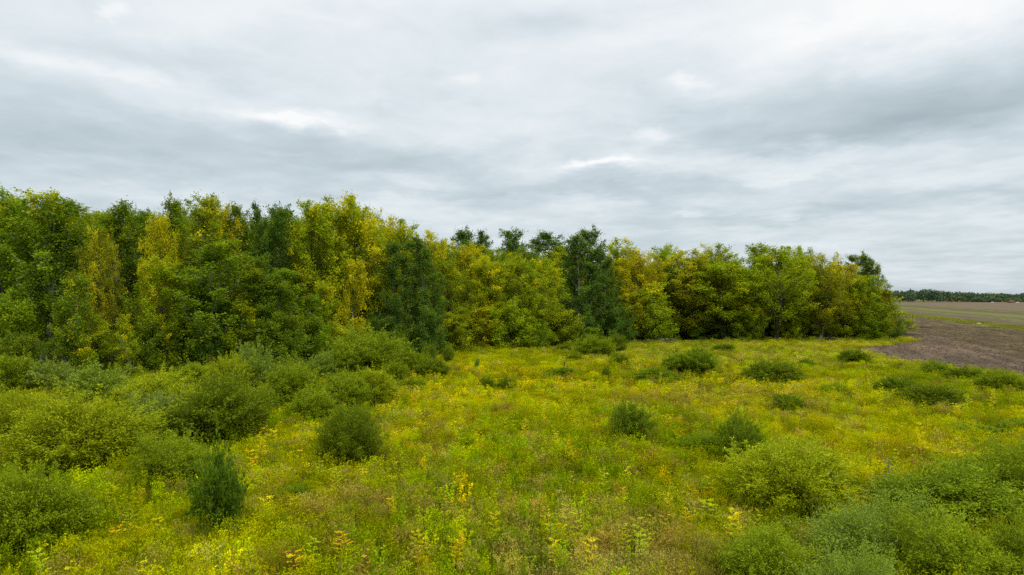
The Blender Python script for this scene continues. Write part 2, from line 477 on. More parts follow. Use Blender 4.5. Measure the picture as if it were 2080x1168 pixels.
def build_tree(seed, H, Rc, t0, shape, n_limb, n_sub, n_leaf, leaf, sig, steep, trunk_r=0.14, tuftk=1.0):
    r = np.random.default_rng(seed)
    wood, fol = Geo(), Geo()
    top = np.array([r.normal(0, 0.25), r.normal(0, 0.25), H * 0.97])
    bow = np.array([r.normal(0, 0.35), r.normal(0, 0.35), 0])
    tr = curve(np.zeros(3), top, bow, 12)
    tr[0, 2] = -0.25
    k = np.linspace(0, 1, 12)
    wood.tube(tr, trunk_r * (1 - 0.93 * k) * (1 + 0.6 * np.exp(-k * 25)), 7)
    def trunk_at(z):
        u = np.clip(z / (H * 0.97), 0, 1)
        return np.array([np.interp(u, k, tr[:, i]) for i in range(3)])
    def env(t):
        if shape == 'round':
            return np.sqrt(max(0.04, 1 - ((t - 0.46) / 0.57) ** 2))
        if shape == 'spire':
            return 1.25 * (1 - t) ** 0.75 * (0.28 + t) ** 0.35 + 0.06
        if shape == 'blunt':
            return 1.05 * (1 - t) ** 0.5 * (0.35 + t) ** 0.3 + 0.10
        if shape == 'low':
            return np.sqrt(max(0.04, 1 - ((t - 0.35) / 0.68) ** 2))
        return 1.12 * (1 - t) ** 0.55 * (0.22 + t) ** 0.45 + 0.08
    C, D, tone, patch = [], [], [], []
    n_leaf0 = n_leaf
    for i in range(n_limb):
        t = (i + r.random()) / n_limb
        t = t ** 0.9
        a = i * 2.39996 + r.normal(0, 0.4)
        rad = env(t) * Rc * (r.uniform(0.82, 1.12) if r.random() < 0.72 else r.uniform(0.3, 0.7))
        z = H * (t0 + (1 - t0) * t) + r.normal(0, 0.25)
        e = np.array([math.cos(a) * rad, math.sin(a) * rad, z])
        za = max(H * t0 * 0.8, z - rad * steep - 0.2)
        s = trunk_at(za)
        e[:2] += trunk_at(z)[:2]
        p = curve(s, e, np.array([0, 0, -0.08 * rad]), 6)
        lr = trunk_r * 0.34 * (1 - 0.55 * t)
        wood.tube(p, np.linspace(lr, lr * 0.25, 6), 4)
        lp = np.clip(0.66 - 0.42 * t + r.normal(0, 0.22), 0, 1.0)          # turned leaves sit in patches, more near the top
        lt = np.clip(0.5 + r.normal(0, 0.13), 0, 1)
        d_out = unit(e - s)
        for j in range(n_sub):
            q = r.uniform(0.35, 1.0) if j else 1.0
            b0 = s + (e - s) * q
            off = unit(d_out * 0.8 + r.normal(0, 0.8, 3) + np.array([0, 0, 0.45])) * r.uniform(0.35, 1.0) * sig * 2.4
            b1 = b0 + off
            if t > 0.5 and j == 0:                                  # upright shoots that fray the top of the crown
                off = np.array([off[0] * .35, off[1] * .35, r.uniform(0.5, 1.5) * tuftk])
            if j < 3:
                wood.tube(np.stack([b0, (b0 + b1) / 2 + r.normal(0, 0.05, 3), b1]), [lr * 0.3, lr * 0.2, lr * 0.08], 3)
            m = int(n_leaf * r.uniform(0.6, 1.3))
            u = r.random(m)[:, None]
            up_ = t > 0.5 and j == 0
            c = b0 + (b1 - b0) * (0.2 + 0.9 * u) + r.normal(0, 1, (m, 3)) * sig * (np.array([0.36, 0.36, 0.3]) * (1.15 - 0.6 * u) if up_ else np.array([0.46, 0.46, 0.5]))
            C.append(c)
            dd = r.normal(0, 0.7, (m, 3)) + unit(off) * 0.5 + np.array([0, 0, -0.25])
            D.append(dd)
            tone.append(np.clip(lt + r.normal(0, 0.08) + r.normal(0, 0.17, m), 0, 1))
            patch.append(np.clip(lp + r.normal(0, 0.20) + r.normal(0, 0.07, m), 0.01, 1))
    C = np.concatenate(C); D = np.concatenate(D)
    N = r.normal(0, 0.55, C.shape) + np.array([0, 0, 0.8]) + unit(C - np.array([0, 0, H * 0.55])) * 0.5
    L = leaf * r.uniform(0.7, 1.3, len(C))
    ok = C[:, 2] > 0.15
    fol.leaves(C[ok], D[ok], N[ok], L[ok], L[ok] * 0.72, np.concatenate(tone)[ok], np.concatenate(patch)[ok])
    CC = C[ok]
    return dict(H=float(np.percentile(CC[:, 2], 99.6)), R=float(np.percentile(np.hypot(CC[:, 0], CC[:, 1]), 93)), wood=wood.mesh('trunk', M_BARK, True), crown=fol.mesh('crown', M_LEAF))

TREES = {
    'aspen': [build_tree(100 + i, 14, 2.5, 0.20, 'oval', 58, 7, 46, 0.155, 0.36, 1.7, 0.17, 1.3) for i in range(5)],
    'ash': [build_tree(200 + i, 12, 3.0, 0.13, 'round', 80, 6, 52, 0.165, 0.40, 1.2, 0.16, 0.9) for i in range(5)],
    'poplar': [build_tree(300 + i, 13, 2.4, 0.08, 'blunt', 66, 7, 46, 0.155, 0.34, 1.35, 0.15, 1.5) for i in range(4)],
    'open': [build_tree(150 + i, 14, 2.5, 0.36, 'oval', 46, 7, 46, 0.155, 0.36, 1.6, 0.20, 1.3) for i in range(2)],
    'openash': [build_tree(250 + i, 12, 3.0, 0.24, 'round', 74, 6, 52, 0.165, 0.40, 0.8, 0.20, 0.9) for i in range(2)],
    'young': [build_tree(400 + i, 6, 1.5, 0.10, 'oval', 34, 5, 44, 0.13, 0.26, 1.1, 0.06, 0.7) for i in range(4)],
    'low': [build_tree(500 + i, 5, 2.2, 0.04, 'low', 50, 6, 46, 0.14, 0.32, 0.9, 0.07, 0.6) for i in range(3)],
}

# leaf colours (real leaf albedo) and how far each has turned (alpha)
LC = {
    'green': (0.180, 0.265, 0.006, 0.03), 'aspen': (0.205, 0.290, 0.008, 0.05), 'dark': (0.105, 0.190, 0.018, 0.0),
    'deep': (0.145, 0.215, 0.008, 0.04), 'olive': (0.260, 0.310, 0.004, 0.10), 'ygreen': (0.29, 0.365, 0.004, 0.20),
    'yellow': (0.31, 0.37, 0.004, 0.36), 'gold': (0.40, 0.41, 0.003, 0.55), 'orange': (0.37, 0.33, 0.004, 0.24),
    'brown': (0.26, 0.25, 0.005, 0.12), 'lime': (0.290, 0.365, 0.004, 0.08), 'mid': (0.235, 0.300, 0.005, 0.14),
    'grey': (0.16, 0.22, 0.03, 0.0), 'olive2': (0.325, 0.325, 0.004, 0.15),
}
BARK = {'pale': (0.42, 0.41, 0.36, 1), 'grey': (0.17, 0.155, 0.13, 1), 'dark': (0.07, 0.058, 0.045, 1)}

count = 0
REPEATS = {}            # repeats whose labels are counted off from the left at the end
def plant_tree(name, kind, px, top, d, wpx, leaf, label, bark='grey', group=None, cat='tree'):
    """a tree whose crown centre is seen at column px, reaching the row `top`, standing d metres away"""
    global count
    count += 1
    r = np.random.default_rng(9000 + count)
    variant = TREES[kind][count % len(TREES[kind])]
    x = xof(px, d)
    h = CAM_H + (HOR - top) * d / F
    w = wpx / F * d
    z = float(hgt(x, d))
    sz = (h - z) / variant['H']
    sx = w / (2 * variant['R'])
    o = root(name, (x, d, z), r.uniform(0, 6.28), (sx * r.uniform(.95, 1.05), sx * r.uniform(.95, 1.05), sz), label, cat, group)
    c = LC[leaf]
    j = r.uniform(0.92, 1.08)
    link('trunk', variant['wood'], o, BARK[bark])
    link('crown', variant['crown'], o, (c[0] * j * r.uniform(.96, 1.04), c[1] * j, c[2] * j, c[3]))
    return o

# kind, column, top row, distance, width px, leaf, bark, label
FRONT = [
    ('aspen', 8, 386, 62, 150, 'green', 'grey', 'green aspen at the far left edge of the wood, cut by the picture edge'),
    ('open', 78, 392, 59, 165, 'aspen', 'pale', 'tall green aspen with a forked white trunk, second from the left edge'),
    ('aspen', 148, 408, 61, 140, 'green', 'pale', 'rounded green aspen just right of the forked white trunk'),
    ('ash', 205, 470, 58.5, 95, 'brown', 'dark', 'brownish yellow ash with a dark trunk between two green aspens on the left'),
    ('open', 262, 416, 66, 130, 'deep', 'pale', 'dark green aspen showing a white trunk, left of the brightest yellow tree'),
    ('ash', 326, 438, 63, 88, 'gold', 'grey', 'narrow bright golden tree high in the left wood, brightest of all the trees'),
    ('ash', 335, 525, 59, 130, 'ygreen', 'grey', 'yellow green ash of middle height below the bright golden tree'),
    ('poplar', 348, 406, 74, 80, 'deep', 'grey', 'dark pointed tree top rising behind the bright golden tree'),
    ('open', 398, 399, 65, 135, 'mid', 'pale', 'tall green aspen with a slender yellow tinged top, right of the golden tree'),
    ('ash', 436, 410, 69, 100, 'orange', 'grey', 'tree with an orange tipped crown on the left skyline'),
    ('poplar', 478, 420, 71, 90, 'deep', 'grey', 'dark green tree on the skyline right of the orange tipped crown'),
    ('aspen', 435, 490, 60.5, 150, 'green', 'pale', 'broad green aspen standing forward, with thin pale limbs, below the orange tipped crown'),
    ('poplar', 530, 418, 73, 80, 'dark', 'grey', 'left one of the dark poplar pair on the skyline beside the tall yellow ash'),
    ('poplar', 572, 420, 74, 85, 'dark', 'grey', 'right one of the dark poplar pair on the skyline beside the tall yellow ash'),
    ('aspen', 512, 520, 63, 110, 'deep', 'grey', 'shaded green tree below the pair of dark poplars'),
    ('ash', 640, 414, 77, 150, 'ygreen', 'dark', 'open yellow green ash with dark limbs, left half of the tall ash pair'),
    ('ash', 722, 401, 79, 165, 'yellow', 'dark', 'tallest yellow ash, its open crown crowning the middle of the wood'),
    ('aspen', 588, 548, 64, 125, 'green', 'pale', 'green aspen of middle height below the open yellow green ash'),
    ('young', 652, 575, 69, 66, 'ygreen', 'grey', 'slim yellow green young tree under the tall ash pair'),
    ('young', 716, 530, 73, 74, 'gold', 'grey', 'slender golden young ash left of the dark poplar, in front of the tallest yellow ash'),
    ('ash', 760, 520, 82, 80, 'brown', 'dark', 'brownish tree in shade between the slender golden ash and the dark poplar'),
    ('ash', 808, 448, 87, 125, 'yellow', 'grey', 'yellow ash rising behind the dark poplar'),
    ('ash', 872, 474, 91, 110, 'yellow', 'grey', 'yellow ash at the foot of the skyline slope, right of the dark poplar'),
    ('poplar', 806, 492, 77, 86, 'dark', 'grey', 'blue green poplar left of its twin, standing clear of the yellow trees'),
    ('poplar', 848, 484, 78, 98, 'dark', 'grey', 'larger blue green poplar, right of its twin, with foliage down to the shrubs'),
    ('ash', 908, 530, 88, 100, 'olive', 'dark', 'olive tree between the blue green poplars and the orange crown'),
    ('ash', 946, 498, 97, 100, 'orange', 'grey', 'rounded orange crown in the middle of the wood under the dark poplar tops'),
    ('poplar', 946, 468, 122, 92, 'dark', 'grey', 'dark poplar top behind the orange crown, leftmost of four'),
    ('poplar', 988, 472, 124, 76, 'dark', 'grey', 'dark poplar top right behind the orange crown, second of four'),
    ('poplar', 1036, 468, 120, 92, 'dark', 'grey', 'dark poplar top standing alone, third of four from the left'),
    ('poplar', 1106, 474, 122, 118, 'dark', 'grey', 'wide dark poplar top left of the tall dark spire, fourth of four'),
    ('ash', 992, 522, 91, 110, 'yellow', 'dark', 'yellow ash right of the rounded orange crown'),
    ('ash', 1052, 522, 92, 120, 'lime', 'grey', 'fresh green ash in front of the lone dark poplar top'),
    ('ash', 1108, 530, 94, 100, 'ygreen', 'grey', 'light yellow green ash with a pointed crown, left of the dark spire'),
    ('poplar', 1172, 480, 97, 96, 'dark', 'pale', 'dark spired poplar with a pale trunk line, the darkest tall tree of the wood'),
    ('poplar', 1198, 466, 99, 84, 'dark', 'grey', 'highest dark poplar spire, close right of the pale trunk line'),
    ('poplar', 1228, 508, 100, 76, 'dark', 'grey', 'shorter dark poplar leaning on the right flank of the dark spire'),
    ('ash', 1256, 488, 116, 110, 'ygreen', 'grey', 'yellow green round crown right behind the dark spire'),
    ('ash', 1302, 508, 107, 128, 'orange', 'grey', 'orange olive round crown right of the dark spires'),
    ('ash', 1285, 590, 103, 90, 'olive2', 'grey', 'low olive tree at the wood edge below the orange olive crown'),
    ('young', 1332, 575, 103, 84, 'ygreen', 'grey', 'bright yellow green young tree above the grey logs'),
    ('ash', 1362, 500, 119, 110, 'lime', 'grey', 'light green crown on the skyline between two orange olive crowns'),
    ('ash', 1405, 510, 111, 135, 'olive2', 'grey', 'orange olive crown over the dark gap in the wood edge'),
    ('ash', 1455, 500, 115, 125, 'olive', 'grey', 'broad olive crown on the skyline over the right half of the wood'),
    ('openash', 1475, 528, 107, 165, 'lime', 'dark', 'wide green ash with a leaning trunk at the grass edge'),
    ('poplar', 1535, 500, 122, 80, 'deep', 'grey', 'dark tree top behind the light olive ash'),
    ('openash', 1575, 500, 108.5, 140, 'lime', 'grey', 'light olive green ash with a stout grey trunk at the grass edge'),
    ('ash', 1522, 600, 106.5, 84, 'mid', 'grey', 'low spreading ash branch tree in front of the light olive ash'),
    ('ash', 1632, 504, 115, 95, 'lime', 'grey', 'pale green crown left of the brown olive ash'),
    ('openash', 1664, 518, 107, 108, 'olive2', 'pale', 'brown olive ash with a straight pale trunk near the end of the wood'),
    ('ash', 1708, 538, 110, 105, 'orange', 'grey', 'orange topped ash near the right end of the wood'),
    ('poplar', 1742, 517, 123, 80, 'deep', 'grey', 'dark maple top with tufted branches behind the right end of the wood'),
    ('poplar', 1772, 526, 121, 60, 'deep', 'grey', 'dark leaning tufted branch top, last on the skyline before the field'),
    ('ash', 1690, 590, 107, 90, 'mid', 'grey', 'green tree with low branches right of the straight pale trunk'),
    ('ash', 1755, 562, 108, 112, 'lime', 'grey', 'rounded green ash at the right end of the wood'),
    ('ash', 1790, 588, 109.5, 64, 'brown', 'grey', 'brownish green tree forming the last edge of the wood beside the field'),
]
for (k, px, top, d, w, leaf, bark, lab) in FRONT:
    nm = {'aspen': 'aspen_tree', 'ash': 'ash_tree', 'poplar': 'poplar_tree', 'young': 'young_tree', 'open': 'aspen_tree', 'openash': 'ash_tree'}[k]
    plant_tree(nm, k, px, top, d, w, leaf, lab, bark)

# smaller trees and thickets along the foot of the wood
UNDER = [
    ('low', 28, 600, 56, 120, 'green', 'leafy green thicket at the wood foot against the left picture edge'),
    ('young', 116, 618, 55, 64, 'aspen', 'young pale green aspen under the forked white trunk'),
    ('young', 158, 560, 55.5, 72, 'aspen', 'taller young aspen with a thin stem right of the forked white trunk'),
    ('low', 40, 676, 53, 90, 'deep', 'shaded thicket under the left aspens'),
    ('low', 200, 655, 56, 100, 'mid', 'brownish thicket in the shaded gap under the brownish yellow ash'),
    ('young', 248, 640, 55, 62, 'ygreen', 'small yellow topped aspen on a thin stem in front of the shaded gap'),
    ('low', 300, 650, 57, 90, 'deep', 'dark thicket under the yellow green ash'),
    ('young', 325, 640, 57.5, 54, 'yellow', 'small drooping yellow tree under the yellow green ash'),
    ('low', 382, 630, 58.5, 110, 'deep', 'dark green thicket left of the twin thin stems'),
    ('low', 430, 600, 60, 100, 'dark', 'blue green thicket at the foot of the broad green aspen'),
    ('young', 488, 620, 60, 74, 'mid', 'young tree on twin thin stems above the pale poplar shrub'),
    ('low', 560, 625, 62, 120, 'deep', 'shaded thicket behind the pale poplar shrub'),
    ('low', 620, 640, 65, 110, 'green', 'green thicket under the green aspen of middle height'),
    ('low', 690, 655, 69, 90, 'mid', 'mixed thicket under the slender golden young ash'),
    ('young', 635, 600, 66, 60, 'green', 'slim green young tree beside the slim yellow green one'),
    ('low', 775, 640, 75, 90, 'dark', 'dark thicket under the left blue green poplar'),
    ('low', 858, 610, 76.5, 84, 'dark', 'blue green lower boughs thicket at the foot of the larger poplar'),
    ('low', 930, 628, 84, 112, 'olive', 'dark olive arching shrub with bare stems at the edge of the grass'),
    ('young', 985, 625, 87, 56, 'gold', 'small golden tree beside the dark olive arching shrub'),
    ('low', 1035, 605, 88, 104, 'lime', 'fresh green low ash with boughs down to the grass'),
    ('low', 1075, 640, 89, 80, 'green', 'green thicket left of the olive shrub at the foot of the dark spire'),
    ('low', 1130, 628, 92, 110, 'olive', 'olive shrub at the foot of the dark spire'),
    ('low', 1180, 660, 93, 80, 'deep', 'dark low thicket behind the pair of round willows at the wood edge'),
    ('low', 1245, 610, 99, 84, 'dark', 'dark thicket right under the dark spires'),
    ('low', 1330, 640, 104, 84, 'green', 'green thicket behind the grey logs'),
    ('low', 1512, 630, 106, 66, 'deep', 'dark undergrowth between two ash trunks left of the stout grey trunk'),
    ('low', 1612, 620, 107, 66, 'mid', 'undergrowth left of the straight pale trunk'),
    ('low', 1725, 625, 107, 70, 'mid', 'bushy undergrowth near the right end of the wood'),
    ('low', 1775, 640, 107, 66, 'green', 'bushy green foot of the last trees beside the field'),
    ('low', 1806, 622, 112, 52, 'grey', 'grey green shrub leaning out from the end of the wood over the field'),
    ('low', 730, 676, 68, 90, 'deep', 'dark thicket behind the tall mixed shrub'),
    ('low', 1430, 640, 110, 100, 'deep', 'dark undergrowth deep in the gap of the wood edge'),
]
for (k, px, top, d, w, leaf, lab) in UNDER:
    plant_tree('young_tree' if k == 'young' else 'thicket', k, px, top, d, w, leaf, lab, 'pale' if k == 'young' else 'dark',
               cat='tree' if k == 'young' else 'thicket')

# deeper trees that close the wood behind the front ones
SKY_X = [-300, 0, 100, 200, 330, 450, 520, 600, 720, 780, 860, 940, 1040, 1160, 1250, 1350, 1460, 1580, 1650, 1740, 1800]
SKY_Y = [392, 392, 398, 425, 418, 425, 432, 425, 420, 452, 480, 488, 488, 490, 512, 514, 512, 512, 522, 540, 590]
EDGE_X = [-300, 0, 300, 500, 760, 900, 1100, 1250, 1500, 1800]
EDGE_D = [54, 62, 64, 69, 82, 91, 96, 106, 112, 112]
ZONES = [(-400, 300, 'behind the left aspens'), (300, 620, 'behind the golden tree'),
         (620, 900, 'behind the tall ash pair'), (900, 1250, 'behind the middle of the wood'),
         (1250, 1850, 'behind the right half of the wood')]
def zone(px):
    for a, b, t in ZONES:
        if a <= px < b: return t
    return ZONES[-1][2]
rf = np.random.default_rng(77)
for row, dd in enumerate((7, 14, 22, 31)):
    px = -260 + row * 31
    while px < 1770:
        d = np.interp(px, EDGE_X, EDGE_D) + dd + rf.uniform(-2.5, 2.5)
        pj = px + rf.uniform(-18, 18)
        if xof(pj, d) < field_edge(d) - 4:
            top = np.interp(pj, SKY_X, SKY_Y) + rf.uniform(4, 40)
            leaf = rf.choice(['green', 'deep', 'olive', 'mid', 'ygreen'], p=[.32, .3, .12, .2, .06] if pj < 900 else [.2, .15, .3, .2, .15])
            word = {'green': 'green', 'deep': 'dark green', 'olive': 'olive', 'mid': 'yellow flecked green', 'ygreen': 'yellow green'}[leaf]
            zt = zone(pj)
            o = plant_tree('forest_tree', rf.choice(['ash', 'aspen']), pj, top, d, rf.uniform(90, 130) * (75 / d) ** 0.5, leaf,
                       'tree', rf.choice(['grey', 'dark', 'pale'], p=[.5, .3, .2]), f'{word} trees {zt}')
            REPEATS.setdefault((word + ' tree', zt), []).append((pj, o))
        px += rf.uniform(62, 100)

for i, px in enumerate(range(1290, 1800, 46)):
    d = np.interp(px, EDGE_X, EDGE_D) + rf.uniform(8, 15)
    o = plant_tree('thicket', 'low', px, 628 + rf.uniform(-12, 12), d, 110, rf.choice(['deep', 'mid']), 'thicket', 'dark', 'dark thickets behind the right half of the wood', 'thicket')
    REPEATS.setdefault(('shaded thicket', 'behind the right half of the wood'), []).append((px, o))

# ------------------------------------------------------------------ shrubs
def build_shrub(seed, n_shoot, per, leaf, ratio, spread, mat, upright=0.0, side=2, lumps=10):
    """unit shrub: radius 1, height 1.5; many stems fan out from the root and carry leaves along their outer part"""
    r = np.random.default_rng(seed)
    wood, fol = Geo(), Geo()
    lump_dir = unit(r.normal(0, 1, (lumps, 3)) * [1, 1, .7] + [0, 0, .35])
    lump_h = r.uniform(-0.42, 0.36, lumps)
    lump_p = r.normal(0, 0.12, lumps)
    C, D, T_, P_ = [], [], [], []
    for i in range(n_shoot):
        a = r.uniform(0, 2 * np.pi)
        cz = r.uniform(0.06, 1.0) ** (0.9 - 0.3 * upright)
        sr = math.sqrt(max(0, 1 - cz * cz))
        u = np.array([sr * math.cos(a), sr * math.sin(a), cz])
        wgt = np.exp((lump_dir @ u - 1) * 9)
        bump = 1 + (wgt * lump_h).sum()
        rad = bump * (r.uniform(0.6, 1.0) if r.random() < 0.45 else r.uniform(0.92, 1.10))
        sprig = r.random() < 0.22 and cz > 0.2
        if sprig: rad *= r.uniform(1.08, 1.34)
        under = 0.46 + 0.54 * min(1.0, cz / 0.5)
        e = u * np.array([under, under, 1.5]) * rad
        s = np.array([r.normal(0, 0.13), r.normal(0, 0.13), -0.05])
        n = 7
        t = np.linspace(0, 1, n)[:, None]
        p = s + (e - s) * t
        p[:, 2] += (np.sin(t[:, 0] * np.pi) * 0.22 * sr)
        p[1:] += r.normal(0, 0.02, (n - 1, 3))
        if i % side == 0:
            wood.tube(p[:5], np.linspace(0.013, 0.004, 5), 3)
        m = int(per * r.uniform(0.7, 1.3) * (0.55 if sprig else 1))
        q = 0.40 + 0.63 * r.random(m) ** 0.5
        k = np.clip(q * (n - 1), 0, n - 1.001)
        i0 = k.astype(int); f = (k - i0)[:, None]
        c = p[i0] * (1 - f) + p[i0 + 1] * f
        c += r.normal(0, 1, (m, 3)) * ((0.45 if sprig else 1.0) * spread * (0.7 + 1.2 * (1 - q)))[:, None]
        tip = unit(p[-1] - p[-2])
        C.append(c)
        D.append(tip * 0.8 + r.normal(0, 0.55, (m, 3)) + [0, 0, 0.15 + 0.4 * upright])
        tn = 0.45 + (wgt * lump_p).sum() + r.normal(0, 0.09)
        T_.append(np.clip(tn + r.normal(0, 0.17, m), 0, 1))
        P_.append(np.clip(0.72 - 0.4 * cz + r.normal(0, 0.17) + r.normal(0, 0.06, m), 0.01, 1))
    C = np.concatenate(C); D = np.concatenate(D)
    ok = C[:, 2] > 0.0
    N = r.normal(0, 0.45, C.shape) + [0, 0, 0.8] + unit(C) * 0.55
    L = leaf * r.uniform(0.65, 1.3, len(C))
    fol.leaves(C[ok], D[ok], N[ok], L[ok], L[ok] * ratio, np.concatenate(T_)[ok], np.concatenate(P_)[ok])
    CC = C[ok]
    return dict(H=float(np.percentile(CC[:, 2], 98.8)), R=float(np.percentile(np.hypot(CC[:, 0], CC[:, 1]), 98)),
                wood=wood.mesh('stems', M_BARK, True), crown=fol.mesh('foliage', mat))

SHRUBS = {
    'willow': [build_shrub(600 + i, 360, 96, 0.072, 0.34, 0.075, M_WILLOW) for i in range(5)],
    'fine': [build_shrub(640 + i, 560, 116, 0.050, 0.36, 0.062, M_WILLOW) for i in range(4)],
    'silver': [build_shrub(660 + i, 190, 80, 0.066, 0.42, 0.05, M_SILVER, 1.0) for i in range(3)],
    'finesilver': [build_shrub(670 + i, 520, 90, 0.038, 0.46, 0.06, M_SILVER, 0.5) for i in range(2)],
    'broad': [build_shrub(680 + i, 210, 62, 0.085, 0.62, 0.06, M_LEAF, 0.6) for i in range(3)],
    'feather': [build_shrub(700 + i, 380, 100, 0.066, 0.32, 0.05, M_WILLOW, 0.6) for i in range(3)],
}
SC = {
    'w': (0.240, 0.305, 0.006, 0.05), 'wy': (0.345, 0.390, 0.006, 0.09), 'wd': (0.170, 0.220, 0.005, 0.02), 'wg': (0.225, 0.295, 0.010, 0.02),
    's': (0.245, 0.305, 0.026, 0.0), 'b': (0.115, 0.195, 0.008, 0.02), 'bl': (0.225, 0.300, 0.014, 0.0), 'f': (0.180, 0.250, 0.006, 0.03),
}
SHRUB_DISCS = []
scount = 0
def plant_shrub(name, kind, px, top, base, wpx, leaf, label, d=None, tilt=0.0, group=None, cat='shrub'):
    global scount
    scount += 1
    r = np.random.default_rng(5000 + scount)
    v = SHRUBS[kind][scount % len(SHRUBS[kind])]
    df = depth_of(base) if d is None else d
    w = wpx / F * df
    dc = df + 0.30 * w
    w = wpx / F * dc
    h = max(0.35, CAM_H - (top - HOR) * dc / F)
    x = xof(px, dc)
    z = float(hgt(x, dc)); kx = r.uniform(0.88, 1.14)
    o = root(name, (x, dc, z), r.uniform(0, 6.28), (w / 2 / v['R'] * kx, w / 2 / v['R'] / kx, (h - z) / v['H']), label, cat, group)
    c = SC[leaf]; j = r.uniform(.94, 1.06)
    link('stems', v['wood'], o, (0.10, 0.08, 0.05, 1))
    link('foliage', v['crown'], o, (c[0] * j, c[1] * j, c[2] * j, c[3]))
    SHRUB_DISCS.append((x, dc, w / 2))
    return o

